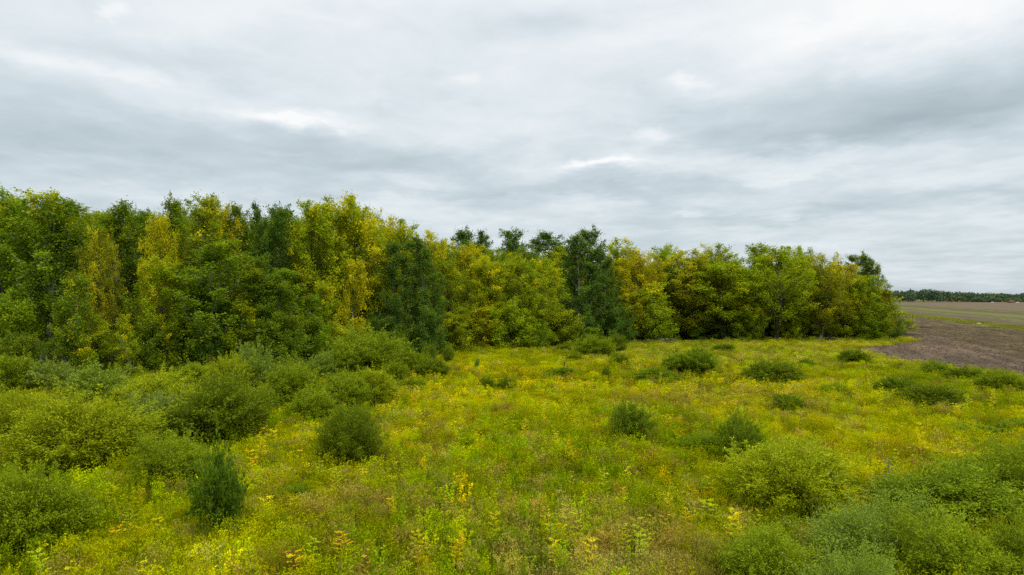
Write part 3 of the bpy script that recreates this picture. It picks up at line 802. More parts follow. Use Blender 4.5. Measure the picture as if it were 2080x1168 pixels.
SHRUB_LIST = [
    # name, kind, column, top row, foot row, width, colour, label
    ('willow_shrub', 'fine', 145, 812, 985, 262, 'wy', 'largest rounded yellow green willow in the left foreground'),
    ('willow_shrub', 'fine', 425, 772, 922, 235, 'wd', 'big dark willow dome beside the yellow flowers left of the open meadow'),
    ('willow_shrub', 'silver', 338, 800, 915, 150, 's', 'silvery grey green shrub leaning on the left of the big dark willow dome'),
    ('willow_shrub', 'fine', 372, 886, 1012, 182, 'w', 'green willow right of the largest rounded willow, behind the broad leaved shrub'),
    ('broadleaf_shrub', 'broad', 446, 928, 1112, 128, 'b', 'upright broad leaved dark green shrub in the left foreground'),
    ('willow_shrub', 'fine', 72, 955, 1150, 250, 'w', 'green willow filling the bottom left corner'),
    ('willow_shrub', 'fine', 12, 803, 930, 160, 'wy', 'yellow green willow on the left edge behind the largest rounded willow'),
    ('willow_shrub', 'silver', 195, 746, 836, 150, 'wg', 'grey green willow between the wood and the largest rounded willow'),
    ('willow_shrub', 'willow', 315, 764, 862, 150, 'wy', 'yellow green willow behind the silvery grey green shrub'),
    ('willow_shrub', 'willow', 398, 742, 800, 100, 'w', 'small olive willow dome behind the yellow green one, near the thin stems'),
    ('willow_shrub', 'feather', 468, 728, 806, 96, 'wy', 'upright light willow with ragged tips left of the pale poplar shrub'),
    ('poplar_shrub', 'silver', 522, 704, 800, 96, 'bl', 'pale blue green poplar shrub with whitish tips at the foot of the wood'),
    ('willow_shrub', 'willow', 596, 744, 838, 130, 'w', 'dark based rounded willow in the middle left, behind the small round one'),
    ('willow_shrub', 'willow', 634, 795, 868, 108, 'w', 'small round willow close in front of the dark based willow'),
    ('willow_shrub', 'fine', 708, 834, 966, 158, 'wd', 'dark olive willow standing alone in the left meadow with yellow saplings at its foot'),
    ('willow_shrub', 'silver', 648, 722, 782, 96, 'wg', 'grey green shrub with whitish tips behind the dark based willow'),
    ('willow_shrub', 'feather', 742, 678, 776, 160, 'w', 'tall mixed shrub with pale top at the corner of the wood and the meadow'),
    ('willow_shrub', 'willow', 706, 762, 838, 110, 'w', 'light green willow right behind the small round willow'),
    ('willow_shrub', 'willow', 762, 754, 828, 100, 'wy', 'yellow green willow at the left border of the open meadow'),
    ('willow_shrub', 'willow', 882, 730, 774, 74, 'wd', 'round green bush at the meadow edge below the blue green poplars'),
    ('poplar_shrub', 'feather', 818, 684, 752, 54, 'f', 'narrow pointed shrub in front of the larger blue green poplar'),
    ('willow_shrub', 'feather', 850, 722, 768, 60, 'w', 'loose green shrub left of the round bush below the poplars'),
    ('willow_shrub', 'feather', 806, 735, 785, 70, 'w', 'loose green shrub on the slope below the narrow pointed shrub'),
    ('willow_shrub', 'willow', 26, 728, 812, 130, 'w', 'green willow against the wood on the left edge'),
    ('willow_shrub', 'silver', 106, 738, 808, 100, 's', 'silvery shrub at the foot of the young aspens on the left'),
    ('willow_shrub', 'willow', 255, 790, 850, 90, 'wd', 'dark willow in the hollow right of the grey green willow'),
    ('willow_shrub', 'willow', 838, 768, 802, 64, 'w', 'low olive bush at the left border of the golden patch'),
    ('willow_shrub', 'feather', 1281, 822, 912, 92, 'wg', 'lone grey green willow in the middle of the meadow'),
    ('low_shrub', 'feather', 1418, 884, 936, 112, 'f', 'low dark green shrub right of the lone grey green willow'),
    ('willow_shrub', 'feather', 1500, 846, 954, 112, 'f', 'feathery green shrub behind the big foreground willow on the right'),
    ('willow_shrub', 'fine', 1600, 908, 1066, 272, 'wy', 'big rounded yellow green willow in the right foreground'),
    ('willow_shrub', 'willow', 1211, 686, 732, 76, 'w', 'round willow at the wood edge, left and lighter one of a pair'),
    ('willow_shrub', 'willow', 1250, 682, 722, 48, 'wd', 'darker willow of the pair at the wood edge, behind the lighter one'),
    ('willow_shrub', 'feather', 1404, 712, 770, 116, 'f', 'feathery round willow left of the middle of the far meadow'),
    ('willow_shrub', 'willow', 1564, 737, 788, 116, 'wd', 'dark round willow in the far meadow in front of the light olive ash'),
    ('willow_shrub', 'willow', 1735, 713, 744, 66, 'wd', 'small round bush at the tip of the ploughed field'),
    ('willow_shrub', 'willow', 1900, 735, 767, 50, 'wg', 'small grey green bush at the field border, leftmost of three'),
    ('willow_shrub', 'willow', 1957, 748, 784, 62, 'wd', 'round bush at the field border, middle one of three'),
    ('willow_shrub', 'willow', 2033, 757, 806, 92, 'w', 'wide bush at the field border, rightmost of three'),
    ('willow_shrub', 'willow', 1892, 785, 836, 112, 'wd', 'dark low willow in the right meadow below the three field border bushes'),
    ('willow_shrub', 'feather', 1826, 766, 810, 78, 'f', 'loose green bush left of the dark low willow on the right'),
    ('low_shrub', 'willow', 1690, 780, 812, 62, 'w', 'low green bush among yellow green saplings in the right meadow'),
    ('low_shrub', 'feather', 1470, 699, 719, 42, 'f', 'tiny green bush in the far grass below the wide green ash'),
    ('low_shrub', 'willow', 1256, 718, 747, 44, 'w', 'small green bush in front of the pair of wood edge willows'),
    ('low_shrub', 'feather', 1335, 748, 780, 90, 'f', 'low green bush among golden plants left of the feathery round willow'),
    ('low_shrub', 'feather', 1600, 804, 834, 66, 'f', 'low pale bush in the grass below the dark round willow'),
    ('low_shrub', 'feather', 986, 768, 797, 32, 'wd', 'left one of two little dark bushes in the golden meadow'),
    ('low_shrub', 'feather', 1026, 764, 797, 38, 'wd', 'right one of two little dark bushes in the golden meadow'),
    ('low_shrub', 'feather', 1140, 748, 768, 60, 'f', 'low green bush below the pair of wood edge willows'),
    ('low_shrub', 'feather', 1165, 720, 742, 34, 'wd', 'little bush left below the round wood edge willow'),
    ('low_shrub', 'willow', 1146, 700, 720, 34, 'wd', 'little dark bush at the wood edge under the olive shrub'),
    ('low_shrub', 'feather', 1232, 748, 774, 18, 'wd', 'thin dark upright bush between golden plants'),
    ('low_shrub', 'feather', 592, 988, 1032, 84, 'f', 'low fresh green bush in the grass right of the broad leaved shrub'),
    ('low_shrub', 'feather', 1640, 728, 746, 40, 'wg', 'small blue grey bush behind the dark round willow'),
    ('low_shrub', 'feather', 1990, 864, 898, 110, 'wg', 'low grey green shrub patch on the right, left part'),
    ('low_shrub', 'feather', 2060, 854, 890, 90, 'wg', 'low grey green shrub patch at the right picture edge'),
    ('poplar_shrub', 'finesilver', 1790, 1012, 1205, 270, 'bl', 'blue green poplar thicket in the bottom right foreground'),
    ('willow_shrub', 'fine', 1930, 940, 1105, 300, 'wg', 'long grey green willow right of the big rounded willow'),
    ('willow_shrub', 'fine', 2075, 915, 1090, 220, 'w', 'green willow at the right picture edge'),
    ('willow_shrub', 'fine', 1965, 1062, 1275, 290, 'w', 'yellowish willow in the bottom right, in front of the long one'),
    ('willow_shrub', 'fine', 1570, 1092, 1250, 240, 'w', 'pale low willow at the bottom below the big rounded willow'),
    ('willow_shrub', 'fine', 2090, 1065, 1280, 230, 'w', 'willow in the bottom right corner'),
    ('poplar_shrub', 'finesilver', 1740, 1112, 1330, 240, 'bl', 'blue green poplar shoots on the bottom edge right of the middle'),
    ('poplar_shrub', 'feather', 872, 702, 742, 30, 'bl', 'whitish poplar sucker at the wood edge, left one of two'),
    ('poplar_shrub', 'feather', 912, 702, 740, 26, 'bl', 'whitish poplar sucker at the wood edge, right one of two'),
    ('poplar_shrub', 'silver', 968, 728, 756, 12, 'bl', 'thin blue green sapling alone in the far left meadow'),
    ('poplar_shrub', 'silver', 570, 740, 792, 70, 's', 'pale shrub between the poplar shrub and the dark based willow'),
]
for (nm, kd, px, top, base, w, leaf, lab) in SHRUB_LIST:
    plant_shrub(nm, kd, px, top, base, w, leaf, lab)

# ------------------------------------------------------------------ ash saplings, turning yellow
def build_sapling(seed, n_leaf, bushy):
    """unit sapling 1 m high: a stem and pinnate leaves of paired leaflets"""
    r = np.random.default_rng(seed)
    wood, fol = Geo(), Geo()
    st = curve(np.array([0, 0, -0.1]), np.array([r.normal(0, .05), r.normal(0, .05), 0.93]), np.array([r.normal(0, .03), r.normal(0, .03), 0]), 7)
    wood.tube(st, np.linspace(0.012, 0.004, 7), 5)
    for i in range(n_leaf):
        t = 0.36 + 0.62 * (i / n_leaf)
        p0 = np.array([np.interp(t, np.linspace(0, 1, 7), st[:, j]) for j in range(3)])
        a = i * 2.4 + r.normal(0, .3)
        ln = (0.22 - 0.07 * t) * r.uniform(.7, 1.15) * bushy
        up = r.uniform(0.2, 0.7)
        d = unit(np.array([math.cos(a), math.sin(a), up]))
        c, dd = [], []
        m = 9
        side = unit(np.cross(d, [0, 0, 1]))
        for k in range(m):
            q = 0.25 + 0.75 * (k // 2) / ((m - 1) // 2)
            b = p0 + d * ln * q - np.array([0, 0, 0.12 * ln * q * q])
            sg = 0 if k == m - 1 else (1 if k % 2 else -1)
            c.append(b); dd.append(unit(d * 0.55 + side * sg * 0.85 + r.normal(0, .12, 3)))
        c = np.array(c); dd = np.array(dd)
        N = np.tile([0, 0, 1.0], (m, 1)) + r.normal(0, .25, (m, 3))
        tn = np.clip(0.5 + r.normal(0, .14) + r.normal(0, .1, m), 0, 1)
        pt = np.full(m, np.clip(r.uniform(0, 1), .02, 1))
        fol.leaves(c, dd, N, ln * 0.46 * r.uniform(.8, 1.2, m), ln * 0.19, tn, pt)
    return dict(wood=wood.mesh('stem', M_BARK, True), crown=fol.mesh('foliage', M_ASH))
SAPS = [build_sapling(800 + i, n, b) for i, (n, b) in enumerate([(12, .9), (16, 1.0), (20, .95), (14, 1.15), (24, 1.1), (8, .8), (18, .75), (10, 1.2), (26, .85)])]
AC = {'y': (0.66, 0.58, 0.006, 0.08), 'o': (0.68, 0.51, 0.006, 0.30), 'g': (0.46, 0.54, 0.008, 0.04)}
AW = {'y': 'yellow', 'o': 'orange yellow', 'g': 'yellow green'}
SZONES = [
    (0, 320, 980, 1400, 'in the bottom left grass'),
    (320, 660, 1000, 1400, 'right of the broad leaved shrub'),
    (660, 1050, 1000, 1400, 'at the bottom edge left of middle'),
    (1050, 1250, 1000, 1400, 'at the bottom edge in the middle'),
    (1250, 1470, 960, 1400, 'by the dry patch at the bottom'),
    (1470, 1760, 920, 1400, 'around the big right foreground willow'),
    (1760, 2200, 920, 1400, 'before the long grey green willow'),
    (480, 670, 800, 1000, 'right of the big dark willow dome'),
    (670, 800, 900, 1000, 'at the lone dark olive willow'),
    (740, 1000, 700, 900, 'in the golden patch'),
    (1000, 1230, 740, 900, 'in the middle of the meadow'),
    (800, 1250, 900, 1000, 'before the lone grey green willow'),
    (1230, 1400, 600, 900, 'left of the feathery far willow'),
    (1400, 1640, 600, 900, 'right of the feathery far willow'),
    (1640, 1810, 600, 850, 'in the right hand clump'),
    (1640, 2200, 850, 920, 'in the right hand grass'),
    (1810, 2200, 600, 850, 'beside the dark low willow'),
]
def szone(px, py):
    for a, b, c, d, t in SZONES:
        if a <= px < b and c <= py < d: return t
    return 'in the open grass'
sapn = 0
def plant_sapling(px, py, col, h=None, single=None):
    """px, py: where the middle of its leaves is seen"""
    global sapn
    sapn += 1
    r = np.random.default_rng(7000 + sapn)
    if h is None: h = r.uniform(0.95, 1.3)
    d = (CAM_H - 0.72 * h) * F / (py - HOR)
    x = xof(px, d)
    v = SAPS[sapn % 9]
    zt = szone(px, py)
    wd = r.uniform(0.8, 1.2)
    o = root('ash_sapling', (x, d, float(hgt(x, d))), r.uniform(0, 6.28), (wd, wd, h),
             single or f'small {AW[col]} ash sapling {zt}', 'sapling', None if single else f'{AW[col]} ash saplings {zt}')
    o.rotation_euler[0] = r.normal(0, .13); o.rotation_euler[1] = r.normal(0, .13)
    if not single: REPEATS.setdefault((AW[col] + ' ash sapling', zt), []).append((px, o))
    c = AC[col]; j = r.uniform(.88, 1.1)
    link('stem', v['wood'], o, (0.16, 0.12, 0.06, 1))
    link('foliage', v['crown'], o, (c[0] * j, c[1] * j, c[2] * j, c[3]))

SAP_LIST = [
    (232, 1003, 'y'), (256, 1052, 'g'), (257, 1076, 'o'), (96, 1130, 'g'), (130, 1152, 'y'), (537, 966, 'y'), (541, 1023, 'y'), (606, 1035, 'y'),
    (639, 1037, 'o'), (685, 979, 'y'), (616, 1121, 'g'), (606, 1144, 'o'), (695, 1110, 'o'), (735, 1138, 'o'), (861, 1092, 'y'), (865, 1117, 'y'),
    (804, 1027, 'o'), (911, 1010, 'o'), (930, 977, 'y'), (896, 964, 'y'), (1007, 1056, 'y'), (932, 1115, 'o'), (547, 876, 'o'), (547, 922, 'y'),
    (599, 926, 'o'), (524, 847, 'y'), (779, 799, 'y'), (804, 837, 'g'), (829, 832, 'y'), (848, 832, 'y'), (781, 828, 'o'), (865, 837, 'o'), (892, 826, 'y'),
    (921, 860, 'y'), (967, 855, 'y'), (980, 872, 'o'), (1028, 855, 'y'), (1038, 830, 'o'), (1063, 868, 'o'), (938, 876, 'g'), (909, 818, 'y'), (919, 814, 'y'),
    (950, 789, 'y'), (978, 807, 'o'), (934, 826, 'g'), (796, 883, 'y'), (875, 776, 'g'), (1109, 814, 'g'), (1146, 799, 'y'), (1037, 838, 'o'), (1305, 803, 'o'),
    (1318, 780, 'y'), (1170, 851, 'y'), (1111, 851, 'o'), (1063, 858, 'y'), (1124, 884, 'y'), (1137, 899, 'y'), (1166, 903, 'o'), (1159, 960, 'y'),
    (1231, 962, 'g'), (1231, 975, 'g'), (1266, 997, 'o'), (1276, 956, 'y'), (1370, 1016, 'o'), (1396, 999, 'y'), (1429, 1025, 'g'), (1392, 1053, 'o'),
    (1340, 1056, 'o'), (1320, 1069, 'y'), (1300, 1073, 'g'), (1309, 1088, 'g'), (1290, 1101, 'g'), (1311, 1104, 'g'), (1272, 1088, 'g'), (1183, 1114, 'y'),
    (1140, 1121, 'y'), (1094, 1051, 'o'), (1111, 1049, 'y'), (1185, 1060, 'g'), (1113, 1080, 'g'), (1159, 1038, 'y'), (1355, 851, 'g'), (1361, 853, 'y'),
    (1483, 847, 'g'), (1494, 814, 'o'), (1542, 812, 'o'), (1431, 788, 'y'), (1403, 790, 'y'), (1496, 780, 'o'), (1474, 775, 'y'), (1444, 764, 'g'), (1398, 755, 'g'),
    (1541, 784, 'y'), (1511, 1060, 'y'), (1529, 1049, 'o'), (1511, 938, 'g'), (1444, 982, 'o'), (1585, 858, 'y'), (1622, 843, 'o'), (1689, 871, 'y'),
    (1757, 830, 'o'), (1791, 821, 'g'), (1796, 797, 'g'), (1735, 799, 'o'), (1828, 871, 'y'), (1778, 897, 'o'), (1804, 901, 'y'), (1824, 921, 'g'), (1783, 947, 'y'),
    (1941, 893, 'y'), (1948, 925, 'o'), (1972, 947, 'y'), (2020, 914, 'o'), (2015, 845, 'g'), (1883, 827, 'g'), (1943, 827, 'y'), (1980, 799, 'y'), (1965, 816, 'y'),
    (1826, 834, 'y'), (1726, 1012, 'o'), (1691, 995, 'y'), (2013, 1151, 'o'), (518, 1138, 'g'), (293, 1165, 'y'), (1757, 858, 'y'),
]
for s_ in SAP_LIST:
    plant_sapling(*s_)
plant_sapling(327, 1060, 'y', 1.2, 'bright yellow ash sapling alone between the two left foreground willows and the broad leaved shrub')
plant_sapling(689, 964, 'g', 1.3, 'taller yellow green sapling at the left foot of the lone dark olive willow')
plant_sapling(731, 966, 'y', 1.1, 'bright yellow sapling with spread leaves at the right foot of the lone dark olive willow')
plant_sapling(1303, 728, 'y', 2.4, 'tall golden ash sapling standing out right of the wood edge willow pair')
plant_sapling(1872, 876, 'y', 1.9, 'tall narrow golden sapling on the right, the upper one of two in line')
plant_sapling(1872, 914, 'y', 1.7, 'tall golden sapling on the right, the lower one of two in line')
plant_sapling(645, 945, 'g', 1.3, 'leafy yellow green sapling at the left side of the lone dark olive willow')
plant_sapling(1735, 765, 'g', 2.2, 'tall yellow green sapling with a yellow tip in the right hand clump')
rs = np.random.default_rng(31)
for (x0, x1, y0, y1, n, cols) in [(1180, 1500, 738, 790, 30, 'yyog'), (1645, 1800, 762, 805, 20, 'ggyy'), (790, 920, 772, 812, 14, 'yyoo'),
                                  (930, 1180, 750, 830, 14, 'yoyg'), (520, 580, 845, 900, 8, 'yyo'), (1880, 2075, 800, 880, 8, 'gy'), (500, 580, 880, 960, 5, 'yo')]:
    for _ in range(n):
        plant_sapling(rs.uniform(x0, x1), rs.uniform(y0, y1), cols[rs.integers(len(cols))], rs.uniform(0.9, 1.6))

# one lanky aspen sapling with a few round bluish leaves
def lanky(px, top, base, label):
    d = depth_of(base); x = xof(px, d); h = CAM_H - (top - HOR) * d / F
    o = root('aspen_sapling', (x, d, float(hgt(x, d))), 0.3, (1, 1, 1), label, 'sapling')
    r = np.random.default_rng(4)
    st = curve(np.array([0.06, 0, -.1]), np.array([-0.05, 0, h]), np.array([-.04, 0, 0]), 8)
    w_, f_ = Geo(), Geo()
    w_.tube(st, np.linspace(0.022, 0.006, 8), 6)
    t = np.linspace(0.3, 1, 34)
    c = np.stack([np.interp(t, np.linspace(0, 1, 8), st[:, i]) for i in range(3)], 1)
    a = np.arange(34) * 2.4
    dv = np.stack([np.cos(a), np.sin(a), np.full(34, .1)], 1)
    f_.leaves(c + dv * .05, dv, np.tile([0, 0.3, 1.0], (34, 1)) + r.normal(0, .4, (34, 3)), 0.13, 0.11, r.uniform(.3, .7, 34), np.full(34, .9))
    link('stem', w_.mesh('stem', M_BARK, True), o, (0.10, 0.09, 0.06, 1))
    link('foliage', f_.mesh('foliage', M_SILVER), o, (0.08, 0.15, 0.08, 0))
lanky(1808, 932, 1030, 'lanky aspen sapling with few round leaves rising left of the long grey green willow')
lanky(1692, 962, 1060, 'thin aspen sapling with a curled tip at the right side of the big rounded willow')

# ------------------------------------------------------------------ fallen logs at the wood edge, stakes, stones
def log(px, py, length, rad, yaw, pitch, label, d):
    x = xof(px, d); z = CAM_H - (py - HOR) * d / F
    g = Geo()
    r = np.random.default_rng(int(px))
    p = curve(np.array([-length / 2, 0, 0]), np.array([length / 2, 0, 0]), np.array([0, .1, .05]), 12) + r.normal(0, .02, (12, 3))
    g.tube(p, rad * np.linspace(1.1, .65, 12) * r.uniform(.9, 1.1, 12), 9)
    for e, k in ((p[0], 1.1), (p[-1], .65)):      # sawn ends
        s = 1 if k < 1 else -1
        g.tube(np.stack([e, e + [s * .02, 0, 0]]), [rad * k, 0.01], 9)
    o = link('fallen_log', g.mesh('fallen_log', M_BARK, True), None, (0.36, 0.34, 0.31, 1))
    o.location = (x, d, z); o.rotation_euler = (0, pitch, yaw)
    tag(o, label, 'log')
log(1352, 690, 3.6, 0.20, 0.06, 0.02, 'thick pale grey log lying at the wood edge, right end of the heap', 103.2)
log(1338, 693, 4.0, 0.15, -0.10, 0.04, 'second grey log lying in front of the thick pale one', 102.6)
log(1305, 694, 2.6, 0.12, 0.15, -0.10, 'short grey log tilted in the grass at the left end of the heap', 102.4)
def brush(px, py, d):
    x = xof(px, d)
    o = root('brush_heap', (x, d, float(hgt(x, d))), 0, (1, 1, 1), 'reddish brown heap of dead branches behind the grey logs', 'brush heap')
    g = Geo(); r = np.random.default_rng(5)
    for i in range(70):
        a = r.uniform(0, 6.28); e = np.array([math.cos(a) * r.uniform(.4, 1.5), math.sin(a) * r.uniform(.3, .8), r.uniform(.1, 1.25)])
        g.tube(curve(r.normal(0, .3, 3) * [1, 1, .3], e, r.normal(0, .1, 3), 5), np.linspace(.03, .008, 5), 4)
    link('branches', g.mesh('branches', M_BARK, True), o, (0.20, 0.09, 0.05, 1))
    f = Geo(); m = 500
    c = r.normal(0, 1, (m, 3)) * [.7, .4, .3] + [0, 0, .6]
    f.leaves(c, r.normal(0, 1, (m, 3)), r.normal(0, 1, (m, 3)), .14, .09, r.random(m), np.full(m, .9))
    link('dead_leaves', f.mesh('dead_leaves', M_LEAF), o, (0.17, 0.07, 0.03, 0))
brush(1318, 690, 103.8)

def stake(px, top, base, label):
    d = depth_of(base); x = xof(px, d); h = CAM_H - (top - HOR) * d / F
    g = Geo(); g.tube(np.array([[0, 0, -.1], [.02, 0, h * .4], [-.03, 0, h * .8], [0.0, 0, h]]), [.05, .045, .04, .015], 6)
    g.tube(np.array([[-.02, 0, h * .6], [.07, .02, h * .75], [.1, .03, h * .95]]), [.025, .018, .006], 5)
    o = link('dead_stem', g.mesh('dead_stem', M_BARK, True), None, (0.045, 0.035, 0.025, 1))
    o.location = (x, d, float(hgt(x, d))); tag(o, label, 'dead stem')
stake(875, 846, 872, 'short black dead stem sticking out of the golden grass in the meadow')
stake(1147, 732, 752, 'leaning dark dead stem left below the round wood edge willow')

def stone(px, py, w, h, col, label, name='field_stone', cat='stone'):
    d = depth_of(py); x = xof(px, d)
    g = Geo(); r = np.random.default_rng(int(px * 3))
    n, mring = 10, 6
    ph = np.linspace(0.02, np.pi * .55, mring)
    pts = []
    for a in ph:
        for j in range(n):
            b = j / n * 2 * np.pi
            k = 1 + r.normal(0, .09)
            pts.append((math.sin(a) * math.cos(b) * k, math.sin(a) * math.sin(b) * k, math.cos(a) * k))
    q = [[i * n + j, i * n + (j + 1) % n, (i + 1) * n + (j + 1) % n, (i + 1) * n + j] for i in range(mring - 1) for j in range(n)]
    g.add(np.array(pts) * [w / 2, w / 2.4, h], q)
    o = link(name, g.mesh(name, M_BARK, True), None, col)
    o.location = (x, d, 0.15); tag(o, label, cat)
stone(1988, 660, 1.2, 0.35, (0.42, 0.41, 0.36, 1), 'pale boulder lying on the green strip of the field')
stone(2067, 615.5, 3.0, 1.0, (0.6, 0.6, 0.58, 1), 'white heap at the far edge of the field beside a brown mound', 'white_heap', 'heap')
stone(2054, 615.8, 7, 3.0, (0.16, 0.10, 0.06, 1), 'brown earth mound at the far edge of the field', 'earth_mound', 'mound')
stone(2016, 615.6, 4, 1.1, (0.42, 0.42, 0.40, 1), 'grey heap at the far edge of the field, left of the brown mound', 'grey_heap', 'heap')

# ------------------------------------------------------------------ meadow plants (nobody could count them)
def tuft(seed, n, hh, spread, wid, lean, seedhead=0):
    r = np.random.default_rng(seed); g = Geo()
    for i in range(n):
        b = np.array([r.normal(0, spread), r.normal(0, spread), 0.0])
        a = r.uniform(0, 6.28); h = hh * r.uniform(.55, 1.15); l = lean * r.uniform(.2, 1.2) * h
        dv = np.array([math.cos(a), math.sin(a), 0]); sd = np.array([-math.sin(a + r.normal(0, .9)), math.cos(a + r.normal(0, .9)), 0])
        m = b + dv * l * .35 + [0, 0, h * .6]; t = b + dv * l + [0, 0, h]
        w = wid * r.uniform(.6, 1.2)
        v = [b - sd * w / 2, b + sd * w / 2, m + sd * w * .42, m - sd * w * .42, t + sd * w * .1, t - sd * w * .1]
        g.add(v, [[0, 1, 2, 3], [3, 2, 4, 5]], np.full(6, np.clip(.5 + r.normal(0, .2), 0, 1)))
        if seedhead and r.random() < seedhead:
            k = 6; c = t + r.normal(0, .02, (k, 3)) - dv * np.linspace(0, .1, k)[:, None] - np.array([0, 0, 1]) * np.linspace(0, .12, k)[:, None]
            g.leaves(c, r.normal(0, .5, (k, 3)) + [0, 0, .6], r.normal(0, 1, (k, 3)), .06, .025, np.full(k, .8), np.full(k, .5))
    return g.mesh('plant', M_GRASS)
def forb(seed, n_stem, hh, leaf, plume=0.0):
    """leafy herb such as goldenrod: upright stems with many narrow leaves"""
    r = np.random.default_rng(seed); g = Geo()
    for i in range(n_stem):
        b = np.array([r.normal(0, .13), r.normal(0, .13), 0.0]); h = hh * r.uniform(.7, 1.15)
        t = b + np.array([r.normal(0, .08), r.normal(0, .08), h])
        s = np.array([.007, 0, 0]); g.add([b - s, b + s, t + s * .4, t - s * .4], [[0, 1, 2, 3]], np.full(4, .3))
        m = 18; q = r.uniform(.3, 1, m)[:, None]; a = r.uniform(0, 6.28, m)
        c = b + (t - b) * q
        d = np.stack([np.cos(a), np.sin(a), r.uniform(.2, .9, m)], 1)
        g.leaves(c, d, np.tile([0, 0, 1.0], (m, 1)) + r.normal(0, .3, (m, 3)), leaf * (1.25 - .6 * q[:, 0]), leaf * .26, np.clip(.5 + r.normal(0, .18, m), 0, 1), np.full(m, .5))
        if plume and r.random() < plume:
            m = 12; c = t + r.normal(0, 1, (m, 3)) * [.035, .035, .05]
            g.leaves(c, r.normal(0, 1, (m, 3)) + [0, 0, .8], r.normal(0, 1, (m, 3)), .06, .035, np.full(m, .95), np.full(m, .5))
    return g.mesh('plant', M_GRASS)

def sources(name, meshes):
    c = bpy.data.collections.new(name)
    for i, me in enumerate(meshes):
        o = bpy.data.objects.new(f'{name}_{i:02d}', me); c.objects.link(o)
    return c
GRASS_SRC = sources('meadow_plant', [tuft(1, 46, .60, .15, .012, .30), tuft(2, 50, .72, .17, .011, .25, .25), tuft(3, 40, .5, .14, .013, .45),
                                     tuft(4, 46, .85, .15, .010, .2, .5), forb(5, 13, .66, .058), forb(6, 15, .58, .055), forb(7, 11, .8, .062, .5), forb(8, 14, .48, .06)])

def scatter(name, src, pts, rot, scl, pick, tint):
    me = bpy.data.meshes.new(name)
    n = len(pts)
    me.vertices.add(n); me.vertices.foreach_set('co', np.asarray(pts, np.float32).ravel())
    a = me.attributes.new('rot', 'FLOAT_VECTOR', 'POINT'); a.data.foreach_set('vector', np.asarray(rot, np.float32).ravel())
    a = me.attributes.new('scl', 'FLOAT_VECTOR', 'POINT'); a.data.foreach_set('vector', np.asarray(scl, np.float32).ravel())
    a = me.attributes.new('pick', 'INT', 'POINT'); a.data.foreach_set('value', np.asarray(pick, np.int32))
    a = me.attributes.new('tint', 'FLOAT_COLOR', 'POINT')
    a.data.foreach_set('color', np.concatenate([tint, np.ones((n, 1))], 1).astype(np.float32).ravel())
    ob = link(name, me)
    tag(ob, kind='stuff')
    ng = bpy.data.node_groups.new(name, 'GeometryNodeTree')
    ng.interface.new_socket('Geometry', in_out='INPUT', socket_type='NodeSocketGeometry')
    ng.interface.new_socket('Geometry', in_out='OUTPUT', socket_type='NodeSocketGeometry')
    N, Lk = ng.nodes, ng.links
    gi, go = N.new('NodeGroupInput'), N.new('NodeGroupOutput')
    iop = N.new('GeometryNodeInstanceOnPoints')
    ci = N.new('GeometryNodeCollectionInfo')
    ci.inputs['Collection'].default_value = src
    ci.inputs['Separate Children'].default_value = True
    ci.inputs['Reset Children'].default_value = True
    def named(nm, ty):
        nd = N.new('GeometryNodeInputNamedAttribute'); nd.data_type = ty; nd.inputs['Name'].default_value = nm
        return nd.outputs['Attribute']
    Lk.new(gi.outputs[0], iop.inputs['Points'])
    Lk.new(ci.outputs[0], iop.inputs['Instance'])
    iop.inputs['Pick Instance'].default_value = True
    Lk.new(named('pick', 'INT'), iop.inputs['Instance Index'])
    Lk.new(named('rot', 'FLOAT_VECTOR'), iop.inputs['Rotation'])
    Lk.new(named('scl', 'FLOAT_VECTOR'), iop.inputs['Scale'])
    Lk.new(iop.outputs[0], go.inputs[0])
    md = ob.modifiers.new('scatter', 'NODES'); md.node_group = ng
    return ob

def wood_edge_depth(x, y):
    """True where the wood floor lies"""
    px = 1040 + x / np.maximum(y, 1) * F
    return y > np.interp(px, [-800, 0, 300, 500, 760, 900, 1100, 1250, 1500, 1830, 1840], [40, 55, 58, 63, 74, 84, 89, 99, 104, 106, 9999])

rg = np.random.default_rng(5)
pts = []
for (y0, y1, dens) in [(11, 24, 21), (24, 38, 14), (38, 60, 8.5), (60, 85, 5.5), (85, 112, 3.6)]:
    n = int(dens * (y1 - y0) * (0.86 * (y0 + y1) + 6))
    y = rg.uniform(y0, y1, n); hw = 0.86 * y + 3
    hwm = 0.86 * y1 + 3
    x = rg.uniform(-hwm, hwm, n)
    k = (np.abs(x) < hw)
    pts.append(np.stack([x[k], y[k], np.full(k.sum(), (24.0 / dens) ** 0.30)], 1))
pts = np.concatenate(pts)
x, y, sc = pts.T
keep = ~wood_edge_depth(x, y) & (x < field_edge(y) + vnoise(x, y, .55) * .7 + .5)
for (bx, by, br) in SHRUB_DISCS:
    keep &= ((x - bx) ** 2 + (y - by) ** 2) > (0.93 * br) ** 2
x, y, sc = x[keep], y[keep], sc[keep]
n = len(x)
